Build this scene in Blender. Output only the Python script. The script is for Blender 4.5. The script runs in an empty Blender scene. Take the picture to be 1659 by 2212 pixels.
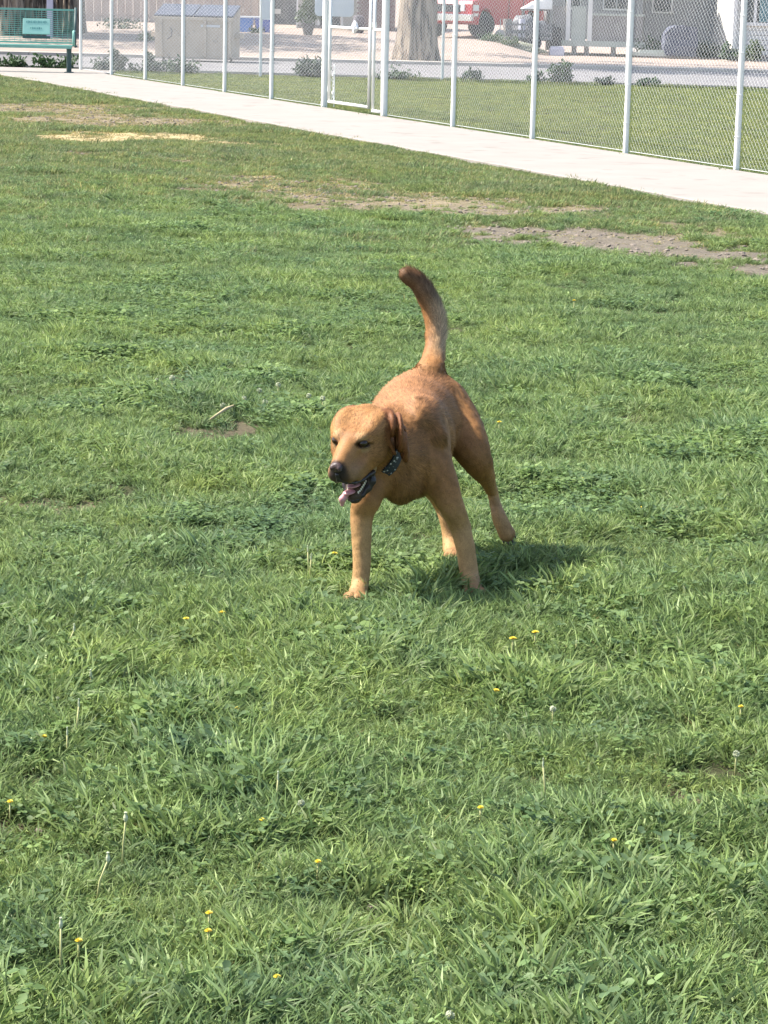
import bpy, bmesh, math, random
import numpy as np
from mathutils import Vector, Matrix

random.seed(7)
RNG = np.random.default_rng(11)
scene = bpy.context.scene
COL = scene.collection
R = math.radians

# ------------------------------------------------------------------ camera
cam_data = bpy.data.cameras.new('camera')
cam = bpy.data.objects.new('camera', cam_data)
COL.objects.link(cam)
cam_data.sensor_fit = 'HORIZONTAL'
cam_data.sensor_width = 36.0
cam_data.lens = 36.0 * 5600.0 / 1659.0
cam_data.clip_start = 0.1
cam_data.clip_end = 3000
cam.matrix_world = Matrix.Translation((0, 0, 1.6)) @ Matrix.Rotation(R(90 - 11.25), 4, 'X') @ Matrix.Rotation(R(1.4), 4, 'Z')
scene.camera = cam

# ------------------------------------------------------------------ light
SUN_TRAVEL = Vector((0.43, -0.09, -0.54)).normalized()      # direction the light travels
sun_el = math.asin(-SUN_TRAVEL.z)
to_sun = -SUN_TRAVEL
sun_az = math.atan2(to_sun.x, to_sun.y)                    # clockwise from +Y
sd = bpy.data.lights.new('sun', 'SUN')
sd.energy = 5.0
sd.angle = R(0.53)
sd.color = (1.0, 0.94, 0.85)
sun = bpy.data.objects.new('sun', sd)
COL.objects.link(sun)
sun.rotation_euler = SUN_TRAVEL.to_track_quat('-Z', 'Y').to_euler()
sun.location = (-10, -6, 20)

world = bpy.data.worlds.new('World')
scene.world = world
world.use_nodes = True
wn = world.node_tree
for n in list(wn.nodes):
    wn.nodes.remove(n)
sky = wn.nodes.new('ShaderNodeTexSky')
sky.sky_type = 'NISHITA'
sky.sun_disc = False
sky.sun_elevation = sun_el
sky.sun_rotation = sun_az
sky.air_density = 1.0
sky.dust_density = 2.0
bg = wn.nodes.new('ShaderNodeBackground')
bg.inputs['Strength'].default_value = 0.14
wo = wn.nodes.new('ShaderNodeOutputWorld')
wn.links.new(sky.outputs[0], bg.inputs[0])
wn.links.new(bg.outputs[0], wo.inputs[0])

scene.view_settings.view_transform = 'Standard'
scene.view_settings.look = 'None'
scene.view_settings.gamma = 1.0
scene.view_settings.use_curve_mapping = False
scene.view_settings.exposure = 1.12
scene.render.engine = 'CYCLES'
scene.cycles.max_bounces = 8
scene.cycles.diffuse_bounces = 3
scene.cycles.transmission_bounces = 4
scene.cycles.use_denoising = True

# ------------------------------------------------------------------ helpers
def tag(o, label=None, cat=None, group=None, kind=None):
    if label: o['label'] = label
    if cat: o['category'] = cat
    if group: o['group'] = group
    if kind: o['kind'] = kind
    return o

def empty(name, loc=(0, 0, 0), rz=0.0, label=None, cat=None, group=None):
    o = bpy.data.objects.new(name, None)
    COL.objects.link(o)
    o.location = loc
    o.rotation_euler = (0, 0, rz)
    o.empty_display_size = 0.1
    return tag(o, label, cat, group)

class MB:
    """collects vertices and faces of one mesh"""
    def __init__(self):
        self.v = []; self.f = []
    def add(self, vs, fs):
        n = len(self.v)
        self.v.extend([tuple(p) for p in vs])
        self.f.extend([tuple(i + n for i in q) for q in fs])
        return self
    def box(self, c, s, rz=0.0, rot=None):
        hx, hy, hz = s[0] / 2, s[1] / 2, s[2] / 2
        pts = [Vector((x, y, z)) for z in (-hz, hz) for y in (-hy, hy) for x in (-hx, hx)]
        m = rot if rot is not None else Matrix.Rotation(rz, 3, 'Z')
        c = Vector(c)
        pts = [m @ p + c for p in pts]
        return self.add(pts, [(0, 2, 3, 1), (4, 5, 7, 6), (0, 1, 5, 4), (2, 6, 7, 3), (0, 4, 6, 2), (1, 3, 7, 5)])
    def tube(self, pts, r, n=8, cap=True):
        pts = [Vector(p) for p in pts]
        rs = r if isinstance(r, (list, tuple)) else [r] * len(pts)
        rings = []
        prev = None
        for i, p in enumerate(pts):
            d = (pts[min(i + 1, len(pts) - 1)] - pts[max(i - 1, 0)])
            d = d.normalized() if d.length > 1e-9 else Vector((0, 0, 1))
            up = prev if prev is not None else (Vector((0, 0, 1)) if abs(d.z) < 0.9 else Vector((1, 0, 0)))
            a = d.cross(up)
            if a.length < 1e-6: a = d.orthogonal()
            a.normalize(); b = a.cross(d).normalized()
            prev = b
            rings.append([p + (a * math.cos(2 * math.pi * k / n) + b * math.sin(2 * math.pi * k / n)) * rs[i] for k in range(n)])
        vs = [q for rg in rings for q in rg]
        fs = []
        for i in range(len(rings) - 1):
            for k in range(n):
                k2 = (k + 1) % n
                fs.append((i * n + k, i * n + k2, (i + 1) * n + k2, (i + 1) * n + k))
        if cap:
            fs.append(tuple(range(n))[::-1])
            fs.append(tuple((len(rings) - 1) * n + k for k in range(n)))
        return self.add(vs, fs)
    def lathe(self, c, prof, n=16, axis='Z'):
        """prof: list of (radius, height)"""
        c = Vector(c); vs = []; fs = []
        for (r, h) in prof:
            for k in range(n):
                a = 2 * math.pi * k / n
                if axis == 'Z': q = Vector((r * math.cos(a), r * math.sin(a), h))
                elif axis == 'Y': q = Vector((r * math.cos(a), h, r * math.sin(a)))
                else: q = Vector((h, r * math.cos(a), r * math.sin(a)))
                vs.append(c + q)
        m = len(prof)
        for i in range(m - 1):
            for k in range(n):
                k2 = (k + 1) % n
                fs.append((i * n + k, i * n + k2, (i + 1) * n + k2, (i + 1) * n + k))
        fs.append(tuple(range(n))[::-1]); fs.append(tuple((m - 1) * n + k for k in range(n)))
        return self.add(vs, fs)
    def build(self, name, mat, parent=None, smooth=False, bevel=0.0, link=True):
        me = bpy.data.meshes.new(name)
        me.from_pydata([tuple(p) for p in self.v], [], self.f)
        bm = bmesh.new(); bm.from_mesh(me)
        bmesh.ops.recalc_face_normals(bm, faces=bm.faces)
        if bevel > 0:
            bmesh.ops.bevel(bm, geom=[e for e in bm.edges], offset=bevel, segments=2, affect='EDGES', profile=0.6)
        bm.to_mesh(me); bm.free()
        if smooth:
            me.shade_smooth()
        me.materials.append(mat)
        o = bpy.data.objects.new(name, me)
        if link: COL.objects.link(o)
        if parent: o.parent = parent
        return o

def mesh_np(name, verts, faces, mat, smooth=False, link=True, parent=None):
    me = bpy.data.meshes.new(name)
    verts = np.asarray(verts, dtype=np.float32); faces = np.asarray(faces, dtype=np.int32)
    k = faces.shape[1]
    me.vertices.add(len(verts)); me.vertices.foreach_set('co', verts.ravel())
    me.loops.add(faces.size); me.loops.foreach_set('vertex_index', faces.ravel())
    me.polygons.add(len(faces))
    me.polygons.foreach_set('loop_start', np.arange(0, faces.size, k, dtype=np.int32))
    me.polygons.foreach_set('loop_total', np.full(len(faces), k, dtype=np.int32))
    me.update(calc_edges=True)
    if smooth: me.shade_smooth()
    if mat: me.materials.append(mat)
    o = bpy.data.objects.new(name, me)
    if link: COL.objects.link(o)
    if parent: o.parent = parent
    return o

def color_attr(me, name, cols):
    a = me.attributes.new(name, 'FLOAT_COLOR', 'POINT')
    c = np.ones((len(cols), 4), dtype=np.float32); c[:, :3] = cols
    a.data.foreach_set('color', c.ravel())

def copy_tree(o, parent=None):
    c = o.copy(); COL.objects.link(c)
    if parent:
        c.parent = parent
    for ch in [x for x in bpy.data.objects if x.parent == o]:
        copy_tree(ch, c)
    return c

# value noise in numpy
def _h(ix, iy, seed):
    n = (ix.astype(np.int64) * 374761393 + iy.astype(np.int64) * 668265263 + seed * 144665) & 0x7fffffff
    n = ((n ^ (n >> 13)) * 1274126177) & 0x7fffffff
    return ((n ^ (n >> 16)) & 0xffff) / 65535.0
def vnoise(x, y, scale=1.0, seed=0):
    x = np.asarray(x, float) * scale; y = np.asarray(y, float) * scale
    ix = np.floor(x); iy = np.floor(y); fx = x - ix; fy = y - iy
    fx = fx * fx * (3 - 2 * fx); fy = fy * fy * (3 - 2 * fy)
    a = _h(ix, iy, seed); b = _h(ix + 1, iy, seed); c = _h(ix, iy + 1, seed); d = _h(ix + 1, iy + 1, seed)
    return (a * (1 - fx) + b * fx) * (1 - fy) + (c * (1 - fx) + d * fx) * fy
def fbm(x, y, scale=1.0, seed=0, o=4):
    s = 0; w = 0.5; t = 0
    for i in range(o):
        s = s + w * vnoise(x, y, scale * 2 ** i, seed + 17 * i); t += w; w *= 0.5
    return s / t
def sstep(a, b, x):
    t = np.clip((x - a) / (b - a), 0, 1)
    return t * t * (3 - 2 * t)

# ------------------------------------------------------------------ materials
def new_mat(name):
    m = bpy.data.materials.new(name); m.use_nodes = True
    nt = m.node_tree
    for n in list(nt.nodes): nt.nodes.remove(n)
    out = nt.nodes.new('ShaderNodeOutputMaterial')
    return m, nt, out

def mix_col(nt, fac, a, b, mode='MIX'):
    n = nt.nodes.new('ShaderNodeMix'); n.data_type = 'RGBA'; n.blend_type = mode
    for sock, v in ((n.inputs[0], fac), (n.inputs[6], a), (n.inputs[7], b)):
        if hasattr(v, 'links') or hasattr(v, 'is_linked'): nt.links.new(v, sock)
        elif isinstance(v, (int, float)): sock.default_value = v
        else: sock.default_value = (*v[:3], 1)
    return n.outputs[2]

def noise_node(nt, scale, detail=4, rough=0.55, vec=None, dist=0.0):
    n = nt.nodes.new('ShaderNodeTexNoise')
    n.inputs['Scale'].default_value = scale; n.inputs['Detail'].default_value = detail
    n.inputs['Roughness'].default_value = rough; n.inputs['Distortion'].default_value = dist
    if vec is not None: nt.links.new(vec, n.inputs['Vector'])
    return n.outputs['Fac']

def ramp(nt, fac, a, b, ca=(0, 0, 0), cb=(1, 1, 1)):
    n = nt.nodes.new('ShaderNodeValToRGB')
    n.color_ramp.elements[0].position = a; n.color_ramp.elements[1].position = b
    n.color_ramp.elements[0].color = (*ca, 1); n.color_ramp.elements[1].color = (*cb, 1)
    nt.links.new(fac, n.inputs[0])
    return n.outputs[0]

def mat(name, c, c2=None, scale=6.0, rough=0.7, metal=0.0, bump=0.0, bscale=30.0, spec=0.4, lo=0.35, hi=0.65, stretch=None, speck=None):
    """mottled opaque surface: base colour c drifting to c2 by noise, optional bump"""
    m, nt, out = new_mat(name)
    p = nt.nodes.new('ShaderNodeBsdfPrincipled')
    nt.links.new(p.outputs[0], out.inputs[0])
    g = nt.nodes.new('ShaderNodeNewGeometry')
    vec = g.outputs['Position']
    if stretch:
        mp = nt.nodes.new('ShaderNodeMapping'); mp.inputs['Scale'].default_value = stretch
        nt.links.new(vec, mp.inputs['Vector']); vec = mp.outputs[0]
    if c2 is None: c2 = tuple(x * 0.8 for x in c)
    f = ramp(nt, noise_node(nt, scale, 5, 0.6, vec), lo, hi)
    col = mix_col(nt, f, c, c2)
    if speck:
        f2 = ramp(nt, noise_node(nt, speck[1], 2, 0.5, vec), 0.6, 0.72)
        col = mix_col(nt, f2, col, speck[0])
    nt.links.new(col, p.inputs['Base Color'])
    p.inputs['Roughness'].default_value = rough
    p.inputs['Metallic'].default_value = metal
    p.inputs['Specular IOR Level'].default_value = spec
    if bump > 0:
        b = nt.nodes.new('ShaderNodeBump'); b.inputs['Strength'].default_value = 1.0; b.inputs['Distance'].default_value = bump
        nt.links.new(noise_node(nt, bscale, 6, 0.6, vec), b.inputs['Height'])
        nt.links.new(b.outputs[0], p.inputs['Normal'])
    return m

# ================================================================== GROUND
FDIR = np.array([-0.3384, 0.9410]); FNRM = np.array([0.9410, 0.3384])      # along the fence, and across it (away from the lawn)
F0 = np.array([3.322, 25.233])                                               # nearest visible post
def fence_pt(k): return F0 + FDIR * 2.55 * k
def path_side(x, y):
    """signed distance across the path: 0 at the lawn edge, 2.18 at the fence line"""
    return (np.asarray(x) - 2.887) * FNRM[0] + (np.asarray(y) - 19.938) * FNRM[1]
def yard_z(x, y):
    t = 1 - sstep(2.6, 4.4, x)
    a = 0.05 + 0.40 * t * sstep(65.6, 77.0, y) + 0.15 * t * sstep(77, 84, y) + 0.03 * (fbm(x, y, 0.5, 3) - 0.5) * sstep(65.1, 66, y)
    return a
# bare and worn places in the turf: centre, radii, rotation of the long axis, strength, soil colour
SAND = (0.43, 0.345, 0.19); DIRT = (0.165, 0.143, 0.112); BROWN = (0.135, 0.108, 0.075); THATCH = (0.23, 0.19, 0.125)
PATCH = [(-2.95, 29.1, 0.85, 1.0, 0, 1.1, SAND), (-1.55, 28.2, 0.55, 0.35, 0, 1.1, SAND), (-3.3, 32.6, 1.6, 1.6, 0.2, 1.0, THATCH), (-5.0, 35.4, 1.7, 2.1, 0, 0.95, THATCH), (-3.6, 36.2, 0.9, 1.5, 0, .5, THATCH),
         (-2.9, 26.0, 0.65, 0.35, 0, 0.9, BROWN), (-1.9, 25.2, 0.7, 0.5, 0, .55, THATCH), (-1.10, 23.3, 0.22, 0.35, 0, 1.1, SAND), (-0.9, 22.2, 1.1, 1.4, 0, 0.72, THATCH), (-1.45, 21.3, 0.45, 0.4, 0, 0.75, BROWN),
         (0.15, 20.6, 1.6, 1.2, -0.25, 0.8, THATCH), (0.6, 19.9, 0.8, 0.45, -0.3, 0.8, DIRT), (-0.5, 20.2, 0.35, 0.3, 0, 0.7, BROWN),
         (1.35, 17.7, 0.85, 0.80, -0.35, 1.1, DIRT), (2.05, 16.9, 0.95, 0.70, -0.35, 1.0, DIRT), (2.75, 15.9, 0.9, 0.55, -0.4, 0.95, DIRT), (0.80, 18.4, 0.45, 0.6, 0, 0.9, DIRT), (2.3, 18.6, 0.6, 0.8, 0, 0.5, THATCH),
         (1.35, 13.5, 0.45, 0.22, 0, 0.55, BROWN), (-0.62, 9.55, 0.26, 0.55, 0, 0.48, BROWN), (-0.92, 10.6, 0.15, 0.25, 0, .5, BROWN), (-0.15, 10.1, 0.10, 0.22, 0, .7, BROWN), (-1.0, 8.0, 0.3, 0.12, 0, .6, THATCH),
         (0.70, 5.10, 0.14, 0.06, 0, 0.95, BROWN), (-0.72, 4.80, 0.10, 0.09, 0, 0.9, BROWN), (0.03, 4.36, 0.11, 0.05, 0, 0.75, BROWN), (-0.50, 3.98, 0.12, 0.08, 0, 0.8, BROWN), (0.5, 6.1, 0.10, 0.07, 0, .7, BROWN)]
def bare(x, y):
    x = np.asarray(x, float); y = np.asarray(y, float)
    n = fbm(x, y, 2.2, 5, 4) * 0.6 + fbm(x, y, 7.0, 9, 3) * 0.4
    B = np.zeros_like(x); C = np.zeros(x.shape + (3,)); W = np.zeros_like(x) + 1e-6
    for cx, cy, rx, ry, an, st, col in PATCH:
        dx = x - cx; dy = y - cy
        u = dx * math.cos(an) + dy * math.sin(an); v = -dx * math.sin(an) + dy * math.cos(an)
        d = np.sqrt((u / rx) ** 2 + (v / ry) ** 2)
        s = st * sstep(1.55, 0.45, d + (n - 0.5) * 2.2)
        B = np.maximum(B, s); C += s[..., None] * np.array(col); W += s
    return B, C / W[..., None]
def ground_z(x, y):
    x = np.asarray(x, float); y = np.asarray(y, float)
    near = sstep(46, 40, y) * sstep(0.15, -0.25, path_side(x, y))
    z = ((fbm(x, y, 1.3, 21, 3) - 0.5) * 0.045 + (fbm(x, y, 5.0, 31, 3) - 0.5) * 0.022) * near
    b, _ = bare(x, y)
    z = z - 0.012 * np.clip(b, 0, 1) * near + np.clip(b - 0.5, 0, 1) * (fbm(x, y, 9.0, 41, 3) - 0.45) * 0.06 * near
    dd = np.hypot(x - 0.1, (y - 7.05) / 1.2)
    return z * sstep(0.3, 0.8, dd)

m_soil, nt, out = new_mat('turf_soil')
p_ = nt.nodes.new('ShaderNodeBsdfPrincipled'); nt.links.new(p_.outputs[0], out.inputs[0])
at_ = nt.nodes.new('ShaderNodeAttribute'); at_.attribute_name = 'soil'
g_ = nt.nodes.new('ShaderNodeNewGeometry')
f_ = ramp(nt, noise_node(nt, 45, 6, 0.65, g_.outputs['Position']), 0.3, 0.72, (0.62, 0.62, 0.62), (1.25, 1.25, 1.25))
nt.links.new(mix_col(nt, 1.0, at_.outputs['Color'], f_, 'MULTIPLY'), p_.inputs['Base Color'])
p_.inputs['Roughness'].default_value = 0.95; p_.inputs['Specular IOR Level'].default_value = 0.1
b_ = nt.nodes.new('ShaderNodeBump'); b_.inputs['Distance'].default_value = 0.006; b_.inputs['Strength'].default_value = 1
nt.links.new(noise_node(nt, 160, 5, 0.7, g_.outputs['Position']), b_.inputs['Height']); nt.links.new(b_.outputs[0], p_.inputs['Normal'])

def soil_colour(x, y):
    b, c = bare(x, y)
    n = fbm(x, y, 3.0, 77, 3)[..., None]
    turf = np.array([0.062, 0.066, 0.032]) * (0.8 + 0.5 * n)
    w = np.clip(b * 1.3, 0, 1)[..., None]
    return turf * (1 - w) + c * w * (0.75 + 0.5 * fbm(x, y, 11, 88, 3)[..., None])

def near_kerb(x): return 52.35 - 0.14 * x
def grid_sheet(name, xs, ys, zf, m, colf=None, warp=False):
    X, Y = np.meshgrid(xs, ys)
    if warp: Y = np.where(Y > 40, 40 + (Y - 40) * (near_kerb(X) - 40) / 13.2, Y)
    Z = zf(X, Y)
    nx, ny = len(xs), len(ys)
    v = np.stack([X, Y, Z], -1).reshape(-1, 3)
    i = np.arange(ny - 1)[:, None] * nx + np.arange(nx - 1)[None]
    f = np.stack([i, i + 1, i + nx + 1, i + nx], -1).reshape(-1, 4)
    o = mesh_np(name, v, f, m, smooth=True)
    if colf is not None: color_attr(o.data, 'soil', colf(X, Y).reshape(-1, 3))
    o['kind'] = 'structure'
    return o
lawn_xs = np.concatenate([np.linspace(-60, -10, 11)[:-1], np.linspace(-10, -3, 60)[:-1], np.linspace(-3, 4, 130)[:-1], np.linspace(4, 11, 50)[:-1], np.linspace(11, 60, 11)])
lawn_ys = np.concatenate([np.linspace(-40, 2, 10)[:-1], np.linspace(2, 22, 320)[:-1], np.linspace(22, 40, 150)[:-1], np.linspace(40, 53.2, 20)])
grid_sheet('lawn', lawn_xs, lawn_ys, ground_z, m_soil, soil_colour, warp=True)

m_yard = mat('yard_dirt', (0.265, 0.215, 0.182), (0.33, 0.272, 0.235), scale=1.1, rough=0.95, bump=0.01, bscale=18, spec=0.1, lo=0.3, hi=0.7, speck=((0.20, 0.175, 0.125), 3.0))
yard_xs = np.concatenate([np.linspace(-400, -14, 12)[:-1], np.linspace(-14, 14, 90)[:-1], np.linspace(14, 400, 12)])
yard_ys = np.concatenate([np.linspace(64.95, 90, 70)[:-1], np.linspace(90, 900, 14)])
grid_sheet('yard_ground', yard_xs, yard_ys, yard_z, m_yard)
# the land carries on out to the horizon
hg = MB(); hg.add([(-2500, -2500, -0.25), (2500, -2500, -0.25), (2500, 2900, -0.25), (-2500, 2900, -0.25)], [(0, 1, 2, 3)])
hg.build('ground', m_yard)['kind'] = 'structure'

# street
m_asph = mat('asphalt', (0.150, 0.145, 0.150), (0.20, 0.19, 0.185), scale=0.8, rough=0.9, bump=0.004, bscale=60, spec=0.2, lo=0.3, hi=0.7, speck=((0.115, 0.11, 0.11), 1.6))
def near_kerb(x): return 52.35 - 0.14 * x
st = MB()
st.add([(-90, near_kerb(-90) + 0.25, -0.03), (90, near_kerb(90) + 0.25, -0.03), (90, 64.75, -0.03), (-90, 64.75, -0.03)], [(0, 1, 2, 3)])
st.build('street', m_asph)['kind'] = 'structure'
m_conc = mat('concrete', (0.262, 0.238, 0.212), (0.296, 0.270, 0.242), scale=1.3, rough=0.85, bump=0.0015, bscale=90, spec=0.25, lo=0.3, hi=0.7, speck=((0.222, 0.198, 0.175), 3.2))
m_kerb = mat('kerb_concrete', (0.40, 0.37, 0.33), (0.32, 0.295, 0.265), scale=1.6, rough=0.9, spec=0.2)
kb = MB()
for xa in range(-60, 60, 3):
    for (ya, yb, w) in ((near_kerb(xa), near_kerb(xa + 2.985), 0.28),):
        kb.add([(xa, ya, -0.3), (xa + 2.985, yb, -0.3), (xa + 2.985, yb + w, -0.3), (xa, ya + w, -0.3),
                (xa, ya, 0.045), (xa + 2.985, yb, 0.045), (xa + 2.985, yb + w - .03, 0.04), (xa, ya + w - .03, 0.04)],
               [(0, 3, 2, 1), (4, 5, 6, 7), (0, 1, 5, 4), (2, 3, 7, 6), (0, 4, 7, 3), (1, 2, 6, 5)])
kb.build('near_kerb', m_kerb)['kind'] = 'structure'
kb = MB()
for xa in range(-60, 60, 3):
    kb.add([(xa, 64.66, -0.3), (xa + 2.985, 64.66, -0.3), (xa + 2.985, 65.05, -0.3), (xa, 65.05, -0.3),
            (xa, 64.69, 0.045), (xa + 2.985, 64.69, 0.045), (xa + 2.985, 65.05, 0.055), (xa, 65.05, 0.055)],
           [(0, 3, 2, 1), (4, 5, 6, 7), (0, 1, 5, 4), (2, 3, 7, 6), (0, 4, 7, 3), (1, 2, 6, 5)])
kb.build('far_kerb', m_kerb)['kind'] = 'structure'

# the concrete path beside the fence, and the pad it runs into by the bench
def along(s, d, z):
    """s metres along from the lawn edge origin, d metres across"""
    q = np.array([2.887, 19.938]) + FDIR * s + FNRM * d
    return (q[0], q[1], z)
pa = MB(); NS = 150; wob = []
ss = np.linspace(-16, 30.6, NS)
e0 = (fbm(ss, ss * 0, 0.8, 61, 4) - 0.5) * 0.10; 
vs = []
for s, e in zip(ss, e0):
    vs += [along(s, e, -0.12), along(s, e, 0.034), along(s, e + 0.02, 0.042), along(s, 2.10, 0.046), along(s, 2.10, -0.12)]
fs = []
for i in range(NS - 1):
    for j in range(4):
        fs.append((i * 5 + j, i * 5 + j + 1, i * 5 + 6 + j, i * 5 + 5 + j))
pa.add(vs, fs)
pa.build('path', m_conc)['kind'] = 'structure'
pad = MB()
L0 = along(30.4, 0, 0); L1 = along(30.4, 2.10, 0)
pp = [(-14, 48.3), (L0[0] + .02, 48.55), (L1[0], L1[1]), (-5.45, 50.6), (-5.5, 52.1), (-14, 52.6)]
pad.add([(x, y, -0.12) for x, y in pp] + [(x, y, 0.040) for x, y in pp], [tuple(range(6))[::-1], tuple(range(6, 12))] + [(i, (i + 1) % 6, 6 + (i + 1) % 6, 6 + i) for i in range(6)])
pad.build('pavement', m_conc)['kind'] = 'structure'

# ================================================================== FENCES
m_galv = mat('galvanised_steel', (0.82, 0.82, 0.77), (0.76, 0.76, 0.72), scale=9, rough=0.45, metal=0.0, spec=0.6)
m_wire = mat('galvanised_wire', (0.70, 0.72, 0.72), (0.62, 0.64, 0.65), scale=9, rough=0.5, metal=0.0, spec=0.5)
FENCE_H = 1.83
def mesh_panel(w, h, pitch=0.0707, r=0.0008, z0=0.05):
    """woven diamond mesh as crossing wires, in the x-z plane, x from 0 to w"""
    vs = []; fs = []
    def wire(a, b, yo):
        a = Vector((a[0], yo, a[1])); b = Vector((b[0], yo, b[1]))
        d = (b - a).normalized(); s = d.cross(Vector((0, 1, 0)))
        n = len(vs)
        for p in (a, b):
            for k in range(3):
                an = 2 * math.pi * k / 3
                q = p + (s * math.cos(an) + Vector((0, 1, 0)) * math.sin(an)) * r
                vs.append(tuple(q))
        for k in range(3):
            k2 = (k + 1) % 3
            fs.append((n + k, n + k2, n + 3 + k2, n + 3 + k))
    H = h - z0; c = -H + pitch * 0.37
    while c < w:
        # rising wire starting at x=c
        xa, za = c, z0; xb, zb = c + H, h
        if xa < 0: za = z0 - xa; xa = 0
        if xb > w: zb = h - (xb - w); xb = w
        if xb > xa: wire((xa, za), (xb, zb), 0.0012)
        xa, za = c, h; xb, zb = c + H, z0
        if xa < 0: za = h + xa; xa = 0
        if xb > w: zb = z0 + (xb - w); xb = w
        if xb > xa: wire((xa, za), (xb, zb), -0.0012)
        c += pitch
    return vs, fs
def local(p, ang, o):
    return p
def make_post(name, r, h, m, parent, loc, cap=True):
    b = MB()
    b.lathe((0, 0, 0), [(r * 0.9, -0.06), (r, -0.05), (r, -0.04), (r, h - 0.01), (r, h), (r * 1.18, h), (r * 1.18, h + 0.02), (r * 0.7, h + 0.05), (0.003, h + 0.06)], 14)
    o = b.build(name, m, parent, smooth=False); o.data.shade_smooth()
    o.location = loc
    return o

fang = math.atan2(FDIR[1], FDIR[0])
lf = empty('chain_link_fence', (F0[0], F0[1], 0), fang, 'long galvanised chain link fence running beside the concrete path away to the bench', 'fence')
SP = 2.55
# posts, local x along the fence
p0 = make_post('post', 0.030, FENCE_H, m_galv, lf, (0, 0, 0))
for k in [-3, -2, -1, 1, 2, 3, 6, 7, 8, 9, 10, 11]:
    o = p0.copy(); COL.objects.link(o); o.parent = lf; o.location = (k * SP, 0, 0)
    if k == 11: pass
for k in (4, 5):
    make_post('gate_post', 0.044, FENCE_H + 0.1, m_galv, lf, (k * SP, 0, 0))
vs, fs = mesh_panel(SP, FENCE_H)
b = MB(); b.add(vs, fs); mp = b.build('mesh_panel', m_wire, lf); mp.location = (0, -0.034, 0)
for k in [-3, -2, -1, 1, 2, 3, 5, 6, 7, 8, 9, 10]:
    o = mp.copy(); COL.objects.link(o); o.parent = lf; o.location = (k * SP, -0.034, 0)
for xa, xb in ((-3 * SP, 4 * SP), (5 * SP, 11 * SP)):
    b = MB(); b.tube([(xa, 0, FENCE_H + 0.02), (xb, 0, FENCE_H + 0.02)], 0.021, 10); b.build('top_rail', m_galv, lf, smooth=True)
    b = MB(); b.tube([(xa, -0.03, 0.055), (xb, -0.03, 0.055)], 0.003, 6); b.build('tension_wire', m_wire, lf)
# steel ties that hold the mesh to each post, one ring part per tie
tie = MB()
for z in (0.35, 0.75, 1.15, 1.5):
    tie.tube([(0.036 * math.cos(a), 0.036 * math.sin(a), z + 0.004 * math.sin(a)) for a in np.linspace(0, 2 * math.pi, 9)], 0.0028, 5, cap=False)
t0 = tie.build('wire_ties', m_wire, lf); t0['kind'] = 'stuff'
for k in [1, 2, 3, 6, 7, 8, 9, 10]:
    o = t0.copy(); COL.objects.link(o); o.parent = lf; o.location = (k * SP, 0, 0)

def gate(s0, s1, label, hinge_at, zb=0.10, zm=1.16, zt=1.80):
    g = empty('gate', (F0[0] + FDIR[0] * s0, F0[1] + FDIR[1] * s0, 0), fang, label, 'gate', 'leaves of the double gate in the long fence')
    w = s1 - s0
    r = 0.0225
    for x in (r, w - r):
        b = MB(); b.tube([(x, 0, zb), (x, 0, zt)], r, 10); b.build('stile', m_galv, g, smooth=True)
    for z in (zb + r, zm, zt):
        b = MB(); b.tube([(r, 0, z), (w - r, 0, z)], r * (0.9 if z == zm else 1), 10); b.build('rail', m_galv, g, smooth=True)
    v, f = mesh_panel(w - 4 * r, zt - 0.02, z0=zb + 0.03)
    b = MB(); b.add(v, f); o = b.build('mesh_panel', m_wire, g); o.location = (2 * r, -0.012, 0)
    hx = -0.02 if hinge_at == 0 else w + 0.02
    for z in (0.30, 0.95, 1.55):
        b = MB(); b.tube([(hx, 0, z - 0.04), (hx, 0, z + 0.04)], 0.014, 8)
        b.box((hx + (0.03 if hinge_at == 0 else -0.03), -0.012, z), (0.07, 0.008, 0.045))
        b.build('hinge', m_galv, g)
    return g
sA0, sA1 = 4.235 * SP, 4.925 * SP
gA = gate(sA0, sA1, 'wide galvanised gate leaf with mid rail hung from the left gate post', 1)
gB = gate(4.03 * SP, 4.19 * SP, 'narrow galvanised gate leaf between the wide leaf and the right gate post', 0, zb=0.06)
# drop bolt and coiled chain at the foot of the wide leaf
b = MB(); b.tube([(sA1 - sA0 - 0.10, -0.05, 0.05), (sA1 - sA0 - 0.10, -0.05, 0.62)], 0.009, 8)
b.box((sA1 - sA0 - 0.10, -0.035, 0.50), (0.05, 0.03, 0.03)); b.box((sA1 - sA0 - 0.10, -0.035, 0.25), (0.05, 0.03, 0.03))
b.tube([(sA1 - sA0 - 0.10, -0.05, 0.62), (sA1 - sA0 - 0.04, -0.06, 0.64)], 0.009, 8)
b.build('drop_bolt', m_galv, gA, smooth=False)
b = MB()
cx = sA1 - sA0 - 0.055
for i in range(9):
    z = 0.52 - i * 0.045
    pts = [(cx + 0.016 * math.cos(a) * (1 if i % 2 else 0.35) + 0.012 * math.sin(i), -0.045 + 0.012 * math.cos(a) * (0.35 if i % 2 else 1), z + 0.028 * math.sin(a)) for a in np.linspace(0, 2 * math.pi, 11)]
    b.tube(pts, 0.005, 6, cap=False)
o = b.build('chain', m_galv, gA, smooth=True); o['kind'] = 'stuff'
b = MB(); b.box((0.02, -0.045, 1.22), (0.10, 0.05, 0.07)); b.tube([(-0.03, -0.045, 1.20), (0.10, -0.045, 1.20)], 0.012, 8)
b.build('latch', m_galv, gA, bevel=0.004)

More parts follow.
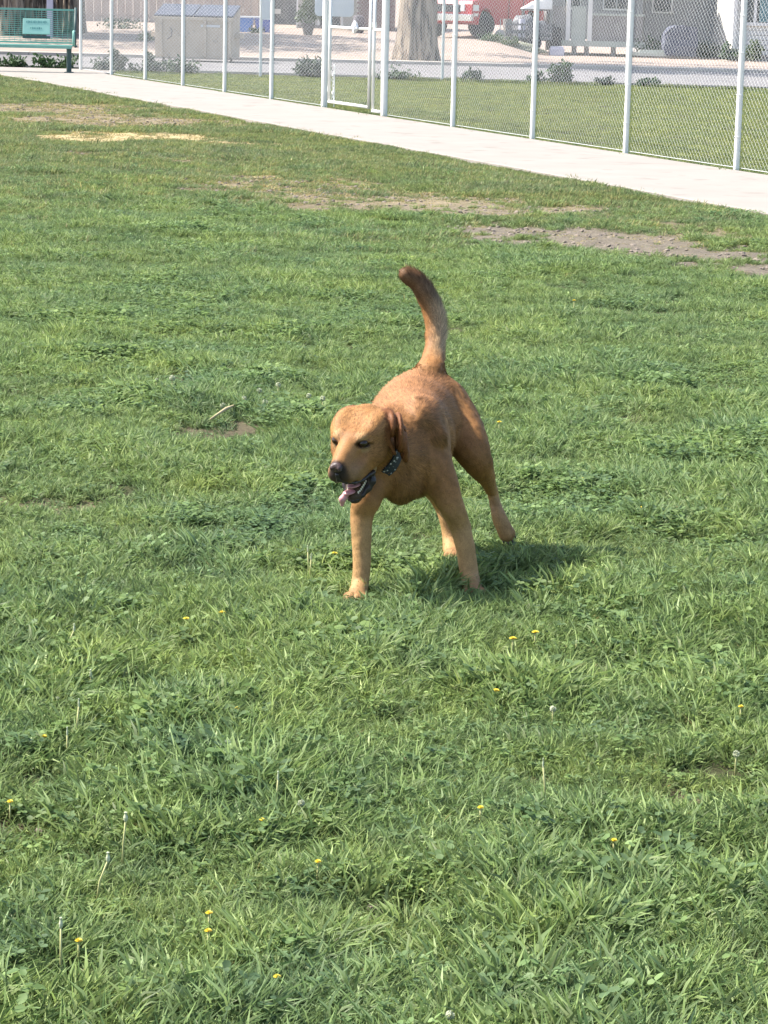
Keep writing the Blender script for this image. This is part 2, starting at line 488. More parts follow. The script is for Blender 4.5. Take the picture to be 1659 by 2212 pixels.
# crumpled white bag caught on the mid rail
m_bag = mat('white_plastic', (0.80, 0.80, 0.80), (0.70, 0.72, 0.75), scale=20, rough=0.4)
bgm = bmesh.new(); bmesh.ops.create_icosphere(bgm, subdivisions=3, radius=0.075)
for v in bgm.verts:
    n = Vector(v.co).normalized(); q = math.sin(n.x * 9 + 1) * math.sin(n.z * 11) * 0.014 + math.sin(n.y * 17 + n.z * 8) * 0.008
    v.co += n * q; v.co.x *= 0.95; v.co.y *= 0.5; v.co.z *= 0.9 + 0.25 * (v.co.x > 0)
me = bpy.data.meshes.new('plastic_bag'); bgm.to_mesh(me); bgm.free(); me.materials.append(m_bag)
o = bpy.data.objects.new('plastic_bag', me); COL.objects.link(o)
q = F0 + FDIR * (4.44 * SP) - FNRM * 0.05; o.location = (q[0], q[1], 1.18); o.rotation_euler = (0, 0, fang)
tag(o, 'crumpled white plastic bag caught on the mid rail of the gate', 'bag')

# the fence along the street
def sf_y(x): return 51.35 - 0.10 * (x + 2.5) * 0.9
sang = math.atan2(-0.09, 1.0)
sx0 = fence_pt(11)[0]; sy0 = fence_pt(11)[1]
sf = empty('chain_link_fence', (sx0, sy0, 0), sang, 'far galvanised chain link fence along the kerb of the street', 'fence')
S2 = 3.56
q0 = make_post('post', 0.030, FENCE_H, m_galv, sf, (S2, 0, 0)); 
for k in range(2, 9):
    o = q0.copy(); COL.objects.link(o); o.parent = sf; o.location = (k * S2, 0, 0)
vs, fs = mesh_panel(S2, FENCE_H, r=0.0015)
b = MB(); b.add(vs, fs); mp = b.build('mesh_panel', m_wire, sf); mp.location = (0, 0.034, 0)
for k in range(1, 8):
    o = mp.copy(); COL.objects.link(o); o.parent = sf; o.location = (k * S2, 0.034, 0)
b = MB(); b.tube([(0, 0, FENCE_H + 0.02), (8 * S2, 0, FENCE_H + 0.02)], 0.021, 10); b.build('top_rail', m_galv, sf, smooth=True)
# white sign boards hung on it
def rounded_board(name, w, h, t, r, m, parent=None):
    pts = []
    for cx, cz, a0 in ((w / 2 - r, h / 2 - r, 0), (-w / 2 + r, h / 2 - r, 90), (-w / 2 + r, -h / 2 + r, 180), (w / 2 - r, -h / 2 + r, 270)):
        for i in range(6):
            a = R(a0 + 18 * i); pts.append((cx + r * math.cos(a), cz + r * math.sin(a)))
    n = len(pts); b = MB()
    b.add([(x, -t / 2, z) for x, z in pts] + [(x, t / 2, z) for x, z in pts], [tuple(range(n)), tuple(range(n, 2 * n))[::-1]] + [(i, (i + 1) % n, n + (i + 1) % n, n + i) for i in range(n)])
    return b.build(name, m, parent)
m_sign = mat('white_sign_paint', (0.84, 0.84, 0.84), (0.78, 0.79, 0.80), scale=6, rough=0.5)
_nt = m_sign.node_tree; _t = _nt.nodes.new('ShaderNodeBsdfTranslucent'); _t.inputs[0].default_value = (0.85, 0.86, 0.88, 1)   # thin plastic lets the sun glow through
_m = _nt.nodes.new('ShaderNodeMixShader'); _m.inputs[0].default_value = 0.4
_o = [n for n in _nt.nodes if n.type == 'OUTPUT_MATERIAL'][0]; _p = [n for n in _nt.nodes if n.type == 'BSDF_PRINCIPLED'][0]
_nt.links.new(_p.outputs[0], _m.inputs[1]); _nt.links.new(_t.outputs[0], _m.inputs[2]); _nt.links.new(_m.outputs[0], _o.inputs[0])
o = rounded_board('sign', 0.76, 0.62, 0.012, 0.09, m_sign); o.location = (-1.20, 51.11, 1.50); o.rotation_euler = (0, 0, sang)
tag(o, 'blank white rounded board hung on the street fence behind the gate', 'sign')
o = rounded_board('sign', 0.24, 0.55, 0.012, 0.05, m_sign); o.location = (-2.49, 51.24, 1.37); o.rotation_euler = (0, 0, sang)
tag(o, 'narrow white board fixed to a street fence post left of the gate', 'sign')

# ================================================================== ACROSS THE STREET
def zy(x, y): return float(yard_z(np.array([x]), np.array([y]))[0])
m_bark, nt, out = new_mat('bark')
p_ = nt.nodes.new('ShaderNodeBsdfPrincipled'); nt.links.new(p_.outputs[0], out.inputs[0])
g_ = nt.nodes.new('ShaderNodeNewGeometry'); mp_ = nt.nodes.new('ShaderNodeMapping'); mp_.inputs['Scale'].default_value = (1, 1, 0.12)
nt.links.new(g_.outputs['Position'], mp_.inputs['Vector'])
nz = noise_node(nt, 9, 6, 0.65, mp_.outputs[0], 0.6)
nt.links.new(ramp(nt, nz, 0.43, 0.57, (0.075, 0.058, 0.048), (0.40, 0.325, 0.25)), p_.inputs['Base Color'])
p_.inputs['Roughness'].default_value = 0.95
b_ = nt.nodes.new('ShaderNodeBump'); b_.inputs['Distance'].default_value = 0.10; nt.links.new(nz, b_.inputs['Height']); nt.links.new(b_.outputs[0], p_.inputs['Normal'])

def leaf_mat(name, c1, c2, trans=0.25, scale=3.0):
    m, nt, out = new_mat(name)
    p = nt.nodes.new('ShaderNodeBsdfPrincipled'); g = nt.nodes.new('ShaderNodeNewGeometry')
    n = noise_node(nt, scale, 3, 0.6, g.outputs['Position'])
    r_ = ramp(nt, g.outputs['Random Per Island'], 0.0, 1.0, c1, c2)
    col = mix_col(nt, ramp(nt, n, 0.35, 0.65), r_, mix_col(nt, 1.0, r_, (0.75, 0.85, 0.8), 'MULTIPLY'))
    nt.links.new(col, p.inputs['Base Color']); p.inputs['Roughness'].default_value = 0.6; p.inputs['Specular IOR Level'].default_value = 0.3
    t = nt.nodes.new('ShaderNodeBsdfTranslucent'); nt.links.new(col, t.inputs[0])
    mx = nt.nodes.new('ShaderNodeMixShader'); mx.inputs[0].default_value = trans
    nt.links.new(p.outputs[0], mx.inputs[1]); nt.links.new(t.outputs[0], mx.inputs[2]); nt.links.new(mx.outputs[0], out.inputs[0])
    return m
m_leaf = leaf_mat('tree_leaves', (0.055, 0.085, 0.025), (0.11, 0.15, 0.045))
m_weed = leaf_mat('weed_leaves', (0.045, 0.085, 0.040), (0.090, 0.145, 0.060))

def leaves(n, pts, size, seed, aspect=0.5, up=0.3):
    """n folded leaf faces spread over the given (x,y,z,r) blobs"""
    r = np.random.default_rng(seed)
    pts = np.array(pts); w = pts[:, 3] ** 2; k = r.choice(len(pts), n, p=w / w.sum())
    d = r.normal(size=(n, 3)); d /= np.linalg.norm(d, axis=1)[:, None]
    c = pts[k, :3] + d * pts[k, 3:4] * (r.random((n, 1)) ** 0.45)
    u = r.normal(size=(n, 3)); u[:, 2] += up; u /= np.linalg.norm(u, axis=1)[:, None]
    v = np.cross(u, r.normal(size=(n, 3))); v /= np.linalg.norm(v, axis=1)[:, None]
    s = size * r.uniform(0.6, 1.3, (n, 1))
    nrm = np.cross(u, v)
    V = np.stack([c - u * s, c + v * s * aspect + nrm * s * 0.12, c + u * s, c - v * s * aspect + nrm * s * 0.12], 1).reshape(-1, 3)
    F = np.arange(n * 4).reshape(-1, 4)
    return V, F

def tree(loc, r0, h, lean, seed, label, crown_r=3.2, nl=5000, root=1.35):
    t = empty('tree', loc, 0, label, 'tree')
    rr = random.Random(seed)
    n = 56; zs = [-0.3, 0, 0.15, 0.4, 0.8, 1.3, 1.9, 2.6, 3.4, 4.3, h]
    ph = [rr.uniform(0, 6.28) for _ in range(6)]
    vs = []; fs = []
    for i, z in enumerate(zs):
        f = 1 + (root - 1) * math.exp(-max(z, 0) / 0.35)
        rad = r0 * f * (1 - 0.07 * max(z, 0)); 
        for k in range(n):
            a = 2 * math.pi * k / n
            w = 0.075 * math.sin(13 * a + ph[0] + 0.5 * z) + 0.05 * math.sin(7 * a + ph[1] - 0.4 * z) + 0.055 * math.sin(23 * a + ph[2] + 0.9 * z) + 0.05 * math.sin(3 * a + ph[3]) * f
            rd = rad * (1 + w * (1 + 0.6 * (f - 1)))
            vs.append((rd * math.cos(a) + lean[0] * max(z, 0), rd * math.sin(a) + lean[1] * max(z, 0), z))
    for i in range(len(zs) - 1):
        for k in range(n):
            k2 = (k + 1) % n; fs.append((i * n + k, i * n + k2, (i + 1) * n + k2, (i + 1) * n + k))
    b = MB(); b.add(vs, fs); tr = b.build('trunk', m_bark, t, smooth=True)
    top = Vector((lean[0] * h, lean[1] * h, h)); blobs = []
    for i in range(7):
        a = 2 * math.pi * i / 7 + rr.uniform(-.3, .3); el = rr.uniform(0.5, 1.3); ln = rr.uniform(2.0, 3.4)
        e = top + Vector((math.cos(a) * math.cos(el), math.sin(a) * math.cos(el), math.sin(el))) * ln
        b = MB(); b.tube([top - Vector((0, 0, 0.8)), top.lerp(e, 0.5) + Vector((0, 0, 0.25)), e], [r0 * 0.42, r0 * 0.25, r0 * 0.08], 8)
        b.build('limb', m_bark, t, smooth=True)
        for _ in range(4):
            q = e + Vector((rr.gauss(0, 1), rr.gauss(0, 1), rr.gauss(0, .8))) * crown_r * 0.38
            blobs.append((q.x, q.y, max(q.z, h + 0.3), crown_r * rr.uniform(0.25, 0.42)))
    V_, F_ = leaves(nl, blobs, 0.13, seed)
    c = mesh_np('crown', V_, F_, m_leaf, parent=t)
    return t
tree((0.54, 66.0, 0.03), 0.47, 5.0, (0.01, 0.0), 3, 'thick pale barked tree at the far kerb right of the gate', root=1.25)
tree((-10.75, 72.6, 0.28), 0.52, 4.6, (-0.02, 0), 5, 'pale rough barked tree at the left edge beyond the bench', root=1.2, nl=3500)
tree((-9.98, 73.4, 0.28), 0.50, 4.8, (0.0, 0), 6, 'dark shaded tree trunk beyond the middle of the bench back', root=1.2, nl=3500)
tree((-9.16, 74.2, 0.30), 0.40, 4.8, (0.01, 0), 8, 'reddish tree trunk beyond the right end of the bench back', root=1.2, nl=3500)
m_lav = mat('pale_blue_paint', (0.50, 0.50, 0.60), (0.44, 0.44, 0.54), rough=0.6)
b = MB(); b.box((0, 0, 1.3), (0.16, 0.16, 2.6)); b.box((0, 0, 2.65), (0.22, 0.22, 0.06)); o = b.build('post', m_lav, bevel=0.006); o.location = (-9.42, 71.8, 0.25)
tag(o, 'pale lavender painted post standing between the tree trunks beyond the bench', 'post')

def bush(loc, w, h, n, label, seed, size=0.05, m=None, stems=9, cat='bush', group=None, tall=0.0, d=None):
    t = empty('bush', loc, 0, label, cat, group)
    rr = random.Random(seed); blobs = []; sb = MB()
    for i in range(stems):
        a = rr.uniform(0, 6.28); q = rr.random() ** 0.6; dd = d or w * 0.7
        x, y = math.cos(a) * q * w / 2, math.sin(a) * q * dd / 2
        hh = h * rr.uniform(0.55, 1.0) * (1 - 0.5 * q * q)
        sb.tube([(x * 0.3, y * 0.3, -0.03), (x * 0.8, y * 0.8, hh * 0.5), (x, y, hh * 0.92)], [0.014, 0.010, 0.004], 5)
        for k in range(4):
            z = hh * (0.22 + 0.22 * k)
            blobs.append((x * (0.5 + 0.15 * k) + rr.gauss(0, .02), y * (0.5 + .15 * k), z, w * 0.17 * rr.uniform(.7, 1.2)))
    sb.build('stems', m_stem, t)
    V_, F_ = leaves(n, blobs, size, seed, 0.45, 0.6)
    V_[:, 2] = np.maximum(V_[:, 2], 0.0)
    mesh_np('foliage', V_, F_, m or m_weed, parent=t)
    return t
m_stem = mat('weed_stem', (0.16, 0.18, 0.07), (0.20, 0.16, 0.09), rough=0.8)
m_dark = leaf_mat('dark_leaves', (0.030, 0.058, 0.036), (0.060, 0.095, 0.050))
m_pale = leaf_mat('pale_leaves', (0.11, 0.15, 0.075), (0.20, 0.24, 0.13))
bush((-5.62, 51.95, 0), 0.80, 0.50, 700, 'tall dark green weeds behind the last fence bay by the bench', 31, m=m_dark, d=0.4)
bush((-4.95, 51.9, 0), 0.75, 0.42, 600, 'green weeds along the kerb in the second fence bay from the bench', 32, m=m_dark, d=0.4)
bush((-4.20, 51.75, 0), 0.70, 0.34, 500, 'low weeds in front of the tan dumpster', 33, d=0.4)
bush((-7.65, 52.9, 0), 0.70, 0.24, 450, 'low olive weeds at the kerb below the bench seat', 34, m=m_weed, d=0.4)
bush((-6.78, 52.9, 0), 0.95, 0.30, 550, 'weeds growing behind the foot of the bench', 35, m=m_weed, d=0.4)
bush((-1.62, 51.6, 0), 0.78, 0.42, 900, 'round dark green bush at the street fence left of the gate', 36, m=m_dark, d=0.5, stems=14)
bush((1.55, 51.3, 0), 0.62, 0.28, 500, 'small dark bush on the kerb right of the thick tree', 37, m=m_dark, d=0.4)
bush((3.35, 51.1, 0), 0.68, 0.52, 700, 'leafy bush at the street fence in front of the porch', 38, m=m_weed, d=0.45)
bush((2.72, 51.2, 0), 0.50, 0.24, 320, 'low weeds just left of the leafy bush before the porch', 39, m=m_weed, d=0.35)
bush((4.12, 51.05, 0), 0.45, 0.18, 250, 'low bluish weeds right of the leafy bush before the porch', 40, m=m_dark, d=0.35)
bush((4.88, 50.95, 0), 0.50, 0.22, 260, 'low weeds at the kerb right of the last far fence post', 41, m=m_weed, d=0.35)
bush((0.05, 51.3, 0), 1.3, 0.10, 380, 'creeping green weeds along the kerb below the thick tree', 42, m=m_weed, d=0.3)

# ---------------- bench
m_bench = mat('green_bench_coating', (0.20, 0.42, 0.35), (0.165, 0.37, 0.31), scale=4, rough=0.5, spec=0.4)
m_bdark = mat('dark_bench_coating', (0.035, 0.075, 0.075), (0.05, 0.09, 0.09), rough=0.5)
m_plaq = mat('pale_green_panel', (0.36, 0.60, 0.52), (0.32, 0.56, 0.48), scale=8, rough=0.45)
m_ink = mat('panel_lettering', (0.13, 0.30, 0.28), (0.10, 0.26, 0.25), rough=0.5)
bench = empty('bench', (-6.05, 49.85, 0.04), R(4), 'green metal bench with a pale lettered panel on its back beside the path', 'bench')
BL = 2.4
def bslat(name, z, y, hh, dd, m=m_bench, tilt=0.0):
    b = MB(); b.box((-BL / 2 - 0.02, y, z), (BL - 0.06, dd, hh), rot=Matrix.Rotation(tilt, 3, 'X')); return b.build(name, m, bench, bevel=0.002)
for i in range(15):
    z = 0.585 + i * 0.037
    bslat('back_slat', z, 0.10 + (z - 0.55) * 0.30, 0.011, 0.008)
bslat('back_rail', 1.155, 0.285, 0.040, 0.035)
bslat('back_rail', 0.545, 0.09, 0.030, 0.035)
for i in range(9):
    bslat('seat_slat', 0.505 - 0.002 * i, 0.06 - i * 0.052, 0.010, 0.034)
bslat('seat_rail', 0.475, -0.44, 0.055, 0.035)
for i in range(24):
    x = -0.06 - i * (BL - 0.10) / 23
    b = MB(); b.tube([(x, 0.098, 0.55), (x, 0.283, 1.15)], 0.004, 5); b.build('back_wire', m_bench, bench)
bm_ = MB()
bm_.box((-0.75, 0.155, 0.84), (0.52, 0.012, 0.30), rot=Matrix.Rotation(R(-16.5), 3, 'X')); pl = bm_.build('panel', m_plaq, bench, bevel=0.01)
rot = Matrix.Rotation(R(-16.5), 3, 'X')
def on_panel(x, z, w, h, par):
    c = Vector((-0.75, 0.155, 0.84)) + rot @ Vector((x, -0.0075, z))
    b = MB(); b.box(c, (w, 0.003, h), rot=rot); return b
b = MB()
for (zz, hh, n, x0, x1) in ((0.085, 0.045, 13, -0.19, 0.19), (-0.035, 0.04, 7, -0.11, 0.09)):
    for i in range(n):
        x = x0 + (x1 - x0) * i / (n - 1)
        wd = 0.012 + 0.006 * ((i * 7) % 3)
        c = Vector((-0.75, 0.155, 0.84)) + rot @ Vector((x, -0.0075, zz))
        b.box(c, (wd, 0.003, hh * (0.7 + 0.3 * ((i * 5) % 2))), rot=rot)
b.build('lettering', m_ink, pl)['kind'] = 'stuff'
b = MB(); b.box((-0.75, 0.118, 0.64), (0.52, 0.014, 0.05)); b.build('panel_bracket', m_bdark, bench)
for x in (-0.02, -BL - 0.02):
    b = MB(); b.tube([(x, 0.02, 0.50), (x, 0.30, 1.20)], 0.024, 8); b.build('back_frame', m_bdark if x > -1 else m_bench, bench, smooth=True)
    # arm: up at the front, padded top, curved down at the back
    b = MB(); b.tube([(x, -0.40, 0.50), (x, -0.42, 0.62), (x, -0.40, 0.74), (x, -0.36, 0.775)], 0.024, 8); b.build('arm_front', m_bench, bench, smooth=True)
    b = MB(); b.tube([(x, -0.36, 0.775), (x, 0.08, 0.775)], 0.022, 8); b.build('arm', m_bdark, bench, smooth=True)
    b = MB(); b.tube([(x + 0.03, -0.40, 0.49), (x + 0.03, 0.06, 0.49)], 0.022, 8); b.build('seat_frame', m_bdark, bench, smooth=True)
    xs_ = x - 0.10 if x > -1 else x + 0.10
    b = MB(); b.tube([(xs_, -0.17, 0.49), (xs_, -0.17, 0.0)], 0.048, 12); b.box((xs_, -0.17, 0.006), (0.16, 0.40, 0.012)); b.build('leg', m_bdark, bench, smooth=False)
    b = MB(); b.tube([(xs_, 0.02, 0.48), (xs_, -0.15, 0.22)], 0.02, 8); b.build('brace', m_bdark, bench, smooth=True)

# ---------------- tan dumpster on the far side of the street
m_tan = mat('tan_steel_paint', (0.50, 0.42, 0.33), (0.44, 0.365, 0.285), scale=2.2, rough=0.6, speck=((0.36, 0.30, 0.24), 7))
m_lid = mat('dark_blue_lid', (0.05, 0.058, 0.085), (0.08, 0.088, 0.115), scale=4, rough=0.5)
m_steel = mat('worn_dark_steel', (0.16, 0.155, 0.155), (0.24, 0.21, 0.19), scale=7, rough=0.6)
dm = empty('dumpster', (-4.72, 62.9, -0.03), R(-4), 'tan steel dumpster with dark blue lids parked across the street', 'dumpster')
b = MB()
prof = [(-0.62, 0.10), (-0.72, 1.02), (0.62, 1.26), (0.62, 0.10)]      # y,z side outline
for x in (-0.93, 0.93): pass
vs = [(x, y, z) for x in (-0.93, 0.93) for y, z in prof]
b.add(vs, [(0, 1, 2, 3), (7, 6, 5, 4), (0, 4, 5, 1), (3, 2, 6, 7), (0, 3, 7, 4), (1, 5, 6, 2)])
b.build('body', m_tan, dm, bevel=0.012)
for x in (-0.78, -0.27, 0.27, 0.86):
    b = MB(); b.box((x, -0.695, 0.56), (0.07, 0.05, 0.86), rot=Matrix.Rotation(R(6.2), 3, 'X')); b.build('rib', m_tan, dm, bevel=0.006)
b = MB(); b.box((0, -0.735, 1.0), (1.92, 0.06, 0.07)); b.build('rim', m_tan, dm, bevel=0.008)
for s in (-1, 1):
    b = MB(); b.box((s * 0.475, -0.05, 1.185), (0.93, 1.42, 0.045), rot=Matrix.Rotation(R(10.1), 3, 'X')); b.build('lid', m_lid, dm, bevel=0.015)
    b = MB(); b.box((s * 1.0, 0.0, 0.62), (0.14, 0.75, 0.12)); b.build('fork_pocket', m_tan, dm, bevel=0.008)
b = MB(); b.tube([(-0.55, -0.73, 0.78), (-0.50, -0.79, 0.70), (-0.52, -0.78, 0.58), (-0.62, -0.72, 0.52)], 0.014, 6); b.build('handle', m_steel, dm, smooth=True)
b = MB(); b.box((0.40, -0.722, 0.84), (0.46, 0.006, 0.06), rot=Matrix.Rotation(R(6.2), 3, 'X')); b.build('sticker', m_sign, dm)
for x in (-0.75, 0.75):
    for y in (-0.45, 0.45):
        b = MB(); b.lathe((x, y, 0.055), [(0.055, -0.02), (0.055, 0.02)], 12, 'X'); b.box((x, y, 0.10), (0.08, 0.08, 0.03)); b.build('caster', m_steel, dm)

# ---------------- blue recycling bins with white lids
m_blue = mat('blue_bin_plastic', (0.085, 0.23, 0.62), (0.07, 0.19, 0.54), scale=5, rough=0.45)
m_blue2 = mat('deep_blue_bin_plastic', (0.10, 0.15, 0.55), (0.08, 0.12, 0.45), scale=5, rough=0.45)
def bin_(loc, m, label):
    t = empty('bin', loc, R(random.uniform(-8, 8)), label, 'bin', 'blue bins in the yard')
    b = MB(); b.add([(-.19, -.16, 0.02), (.19, -.16, 0.02), (.19, .16, 0.02), (-.19, .16, 0.02), (-.235, -.20, .44), (.235, -.20, .44), (.235, .20, .44), (-.235, .20, .44)],
                    [(3, 2, 1, 0), (0, 1, 5, 4), (1, 2, 6, 5), (2, 3, 7, 6), (3, 0, 4, 7)]); b.build('body', m, t, bevel=0.01)
    b = MB(); b.box((0, 0, .455), (.50, .43, .05)); b.build('lid', m_bag, t, bevel=0.012)
    for s in (-1, 1):
        b = MB(); b.box((s * .255, 0, .40), (.03, .12, .03)); b.build('handle', m, t)
z_ = zy(-4.4, 78.2)
bin_((-4.46, 78.2, z_ - 0.02), m_blue, 'light blue lidded bin, left one of the pair in the yard')
bin_((-3.93, 78.3, z_ - 0.02), m_blue2, 'deep blue lidded bin, right one of the pair in the yard')
b = MB(); b.box((-4.9, 78.15, z_ + 0.17), (0.06, 0.06, 0.5)); o = b.build('stake', m_steel); tag(o, 'short dark stake left of the blue bins', 'stake')

# ---------------- houses
m_wallA = mat('pale_stucco', (0.52, 0.49, 0.44), (0.46, 0.43, 0.39), scale=1.5, rough=0.9, bump=0.004, bscale=30)
m_trim = mat('white_trim', (0.74, 0.73, 0.70), (0.68, 0.67, 0.65), rough=0.5)
m_doorD = mat('dark_door', (0.09, 0.085, 0.10), (0.13, 0.12, 0.14), scale=3, rough=0.6)
m_roof = mat('roof_shingle', (0.17, 0.15, 0.14), (0.12, 0.11, 0.105), scale=4, rough=0.9)
m_glass = mat('window_glass', (0.05, 0.07, 0.08), (0.07, 0.09, 0.10), rough=0.06, spec=0.8)
m_brick = mat('dark_brick', (0.20, 0.155, 0.155), (0.26, 0.20, 0.195), scale=14, rough=0.9)
m_mortar = mat('mortar', (0.30, 0.28, 0.27), rough=0.95)
m_found = mat('foundation', (0.25, 0.23, 0.21), (0.3, 0.28, 0.26), rough=0.95)
def roof(par, x0, x1, y0, y1, z, rise=1.6, oh=0.45):
    b = MB(); ym = (y0 + y1) / 2
    b.add([(x0 - oh, y0 - oh, z), (x1 + oh, y0 - oh, z), (x1 + oh, y1 + oh, z), (x0 - oh, y1 + oh, z), (x0 - oh, ym, z + rise), (x1 + oh, ym, z + rise),
           (x0 - oh, y0 - oh, z - .1), (x1 + oh, y0 - oh, z - .1), (x1 + oh, y1 + oh, z - .1), (x0 - oh, y1 + oh, z - .1)],
          [(0, 1, 5, 4), (2, 3, 4, 5), (0, 4, 3), (1, 2, 5), (6, 7, 1, 0), (7, 8, 2, 1), (8, 9, 3, 2), (9, 6, 0, 3), (9, 8, 7, 6)])
    return b.build('roof', m_roof, par)
h1 = empty('house', (-2.2, 82, 0.55), 0, 'pale stucco house with a dark doorway behind the potted shrub', 'house')
b = MB(); b.box((-0.53, 2.5, 1.35), (0.73, 5.0, 2.7)); b.build('wall', m_wallA, h1)          # left of the door
b = MB(); b.box((0.80, 2.5, 1.35), (0.62, 5.0, 2.7)); b.build('wall', m_wallA, h1)
b = MB(); b.box((0.16, 2.6, 2.45), (0.64, 4.8, 0.5)); b.build('wall', m_wallA, h1)
b = MB(); b.box((0.16, 0.28, 1.1), (0.62, 0.05, 2.16)); dr = b.build('door', m_doorD, h1)
b = MB(); b.tube([(0.38, 0.22, 1.0), (0.38, 0.18, 1.0)], 0.02, 6); b.build('handle', m_trim, dr)
for x in (-0.20, 0.52):
    b = MB(); b.box((x, -0.02, 1.12), (0.07, 0.06, 2.2)); b.build('door_frame', m_trim, h1)
b = MB(); b.box((-0.895 + 0.02, -0.02, 1.35), (0.05, 0.05, 2.7)); b.build('corner_board', m_trim, h1)
b = MB(); b.box((0.13, -0.03, 0.04), (2.0, 0.07, 0.16)); b.build('foundation', m_found, h1)
roof(h1, -0.9, 1.1, 0, 5, 2.7)
b = MB(); b.tube([(1.0, -0.06, 0.1), (1.0, -0.06, 2.6)], 0.035, 8); b.build('downpipe', m_trim, h1, smooth=True)
# the brick chimney wall between the house and the tree: each brick near enough to tell apart
h2 = empty('brick_wall', (-0.60, 81.2, 0.55), 0, 'dark reddish brick wall seen between the gate and the thick tree', 'wall')
b = MB(); b.box((0, 0.15, 1.2), (1.15, 0.24, 2.4)); b.build('mortar_core', m_mortar, h2)
b = MB(); b.box((0, 0, 0), (0.205, 0.11, 0.062)); bk = b.build('brick', m_brick, h2); first = True
for r_ in range(15):
    for c_ in range(5):
        x = -0.46 + c_ * 0.218 + (0.055 if r_ % 2 else -0.055); z = 0.05 + r_ * 0.078
        o = bk if first else bk.copy()
        if not first: COL.objects.link(o); o.parent = h2
        first = False
        o.location = (x, 0.055 - random.uniform(0, 0.02), z)

# porch house (mobile home with a railed deck)
m_sidG = mat('grey_siding', (0.30, 0.305, 0.31), (0.34, 0.34, 0.34), scale=2, rough=0.7)
m_sidW = mat('white_siding', (0.66, 0.64, 0.60), (0.60, 0.585, 0.55), scale=2, rough=0.6)
m_deck = mat('pale_green_deck_paint', (0.44, 0.47, 0.42), (0.38, 0.41, 0.37), scale=5, rough=0.7)
h3 = empty('mobile_home', (5.9, 77.4, 0.05), 0, 'grey mobile home with screened porch raised on piers', 'house')
b = MB(); b.box((-0.05, 1.4, 1.75), (2.75, 2.6, 2.6)); b.build('wall', m_sidG, h3)
for i in range(9):
    z = 0.62 + i * 0.15
    b = MB(); b.box((-0.05, 0.085, z), (2.75, 0.02, 0.135), rot=Matrix.Rotation(R(-4), 3, 'X')); b.build('siding_board', m_sidG, h3)
b = MB(); b.box((-0.05, -0.55, 0.36), (2.75, 1.3, 0.10)); b.build('deck', m_deck, h3, bevel=0.006)
b = MB(); b.box((-0.05, -1.22, 0.345), (2.75, 0.05, 0.16)); b.build('deck_beam', m_deck, h3)
for x in (-1.2, -0.72, -0.36, 0.42, 1.25):
    b = MB(); b.box((x, -1.05, 0.12), (0.13, 0.2, 0.36)); b.build('pier', m_conc, h3, bevel=0.006)
for x in (-0.93, -0.30):
    b = MB(); b.box((x, -1.16, 1.3), (0.12, 0.10, 1.8)); b.build('porch_post', m_trim, h3, bevel=0.004)
b = MB(); b.box((0.5, -1.16, 1.18), (1.55, 0.05, 0.06)); b.build('porch_rail', m_deck, h3)
m_screen = mat('porch_screen', (0.24, 0.225, 0.215), (0.28, 0.265, 0.25), scale=5, rough=0.9)
b = MB(); b.box((0.5, -1.14, 0.78), (1.45, 0.012, 0.74)); b.build('screen', m_screen, h3)
b = MB(); b.box((-1.18, -1.14, 0.9), (0.40, 0.012, 1.0)); b.build('screen', m_screen, h3)
b = MB(); b.box((-0.62, -1.14, 0.9), (0.40, 0.012, 1.0)); b.build('screen', m_deck, h3)
for x, w_ in ((-0.75, 0.5), (0.55, 0.8)):
    b = MB(); b.box((x, 0.06, 1.75), (w_, 0.05, 0.9)); wf = b.build('window', m_trim, h3)
    for s in (-1, 1):
        b = MB(); b.box((x + s * w_ * 0.235, 0.03, 1.75), (w_ * 0.42, 0.03, 0.78)); b.build('pane', m_glass, wf)
roof(h3, -1.4, 1.3, -1.1, 2.7, 3.05, 0.8, 0.3)

h4 = empty('house', (8.9, 79.0, 0.0), 0, 'shaded grey clapboard house wall behind the covered mower', 'house')
b = MB(); b.box((-0.08, 2.6, 1.7), (2.72, 5.0, 3.4)); b.build('wall', m_sidG, h4)
for i in range(17):
    b = MB(); b.box((-0.08, 0.085, 0.24 + i * 0.13), (2.72, 0.022, 0.118), rot=Matrix.Rotation(R(-5), 3, 'X')); b.build('siding_board', m_sidG, h4)
b = MB(); b.box((-0.08, 0.06, 0.10), (2.74, 0.1, 0.2)); b.build('foundation', m_found, h4)
b = MB(); b.box((-0.95, 0.03, 1.75), (0.62, 0.07, 0.9)); wf = b.build('window', m_trim, h4)
b = MB(); b.box((-0.95, -0.012, 1.75), (0.52, 0.03, 0.8)); b.build('pane', m_glass, wf)
roof(h4, -1.4, 1.3, 0, 5, 3.4, 1.6)
h5 = empty('house', (10.9, 74.0, 0.0), 0, 'sunlit white clapboard house with a white framed window at the right edge', 'house')
b = MB(); b.box((0.4, 3.5, 1.75), (3.6, 6.8, 3.3)); b.build('wall', m_sidW, h5)
for i in range(18):
    b = MB(); b.box((0.4, 0.085, 0.30 + i * 0.135), (3.6, 0.024, 0.122), rot=Matrix.Rotation(R(-6), 3, 'X')); b.build('siding_board', m_sidW, h5)
b = MB(); b.box((0.4, 0.07, 0.12), (3.62, 0.1, 0.24)); b.build('foundation', m_found, h5)
b = MB(); b.box((-1.40, 0.05, 1.75), (0.10, 0.10, 3.1)); b.build('corner_board', m_trim, h5)
wx = -0.58
wf = MB(); wf.box((wx, 0.05, 1.08), (1.30, 0.10, 0.09)); wf = wf.build('window', m_trim, h5)
for x in (-0.62, -0.26, 0.62):
    b = MB(); b.box((wx + x, 0.05, 1.70), (0.08, 0.08, 1.20)); b.build('frame', m_trim, wf)
b = MB(); b.box((wx, 0.05, 2.32), (1.32, 0.09, 0.08)); b.build('frame', m_trim, wf)
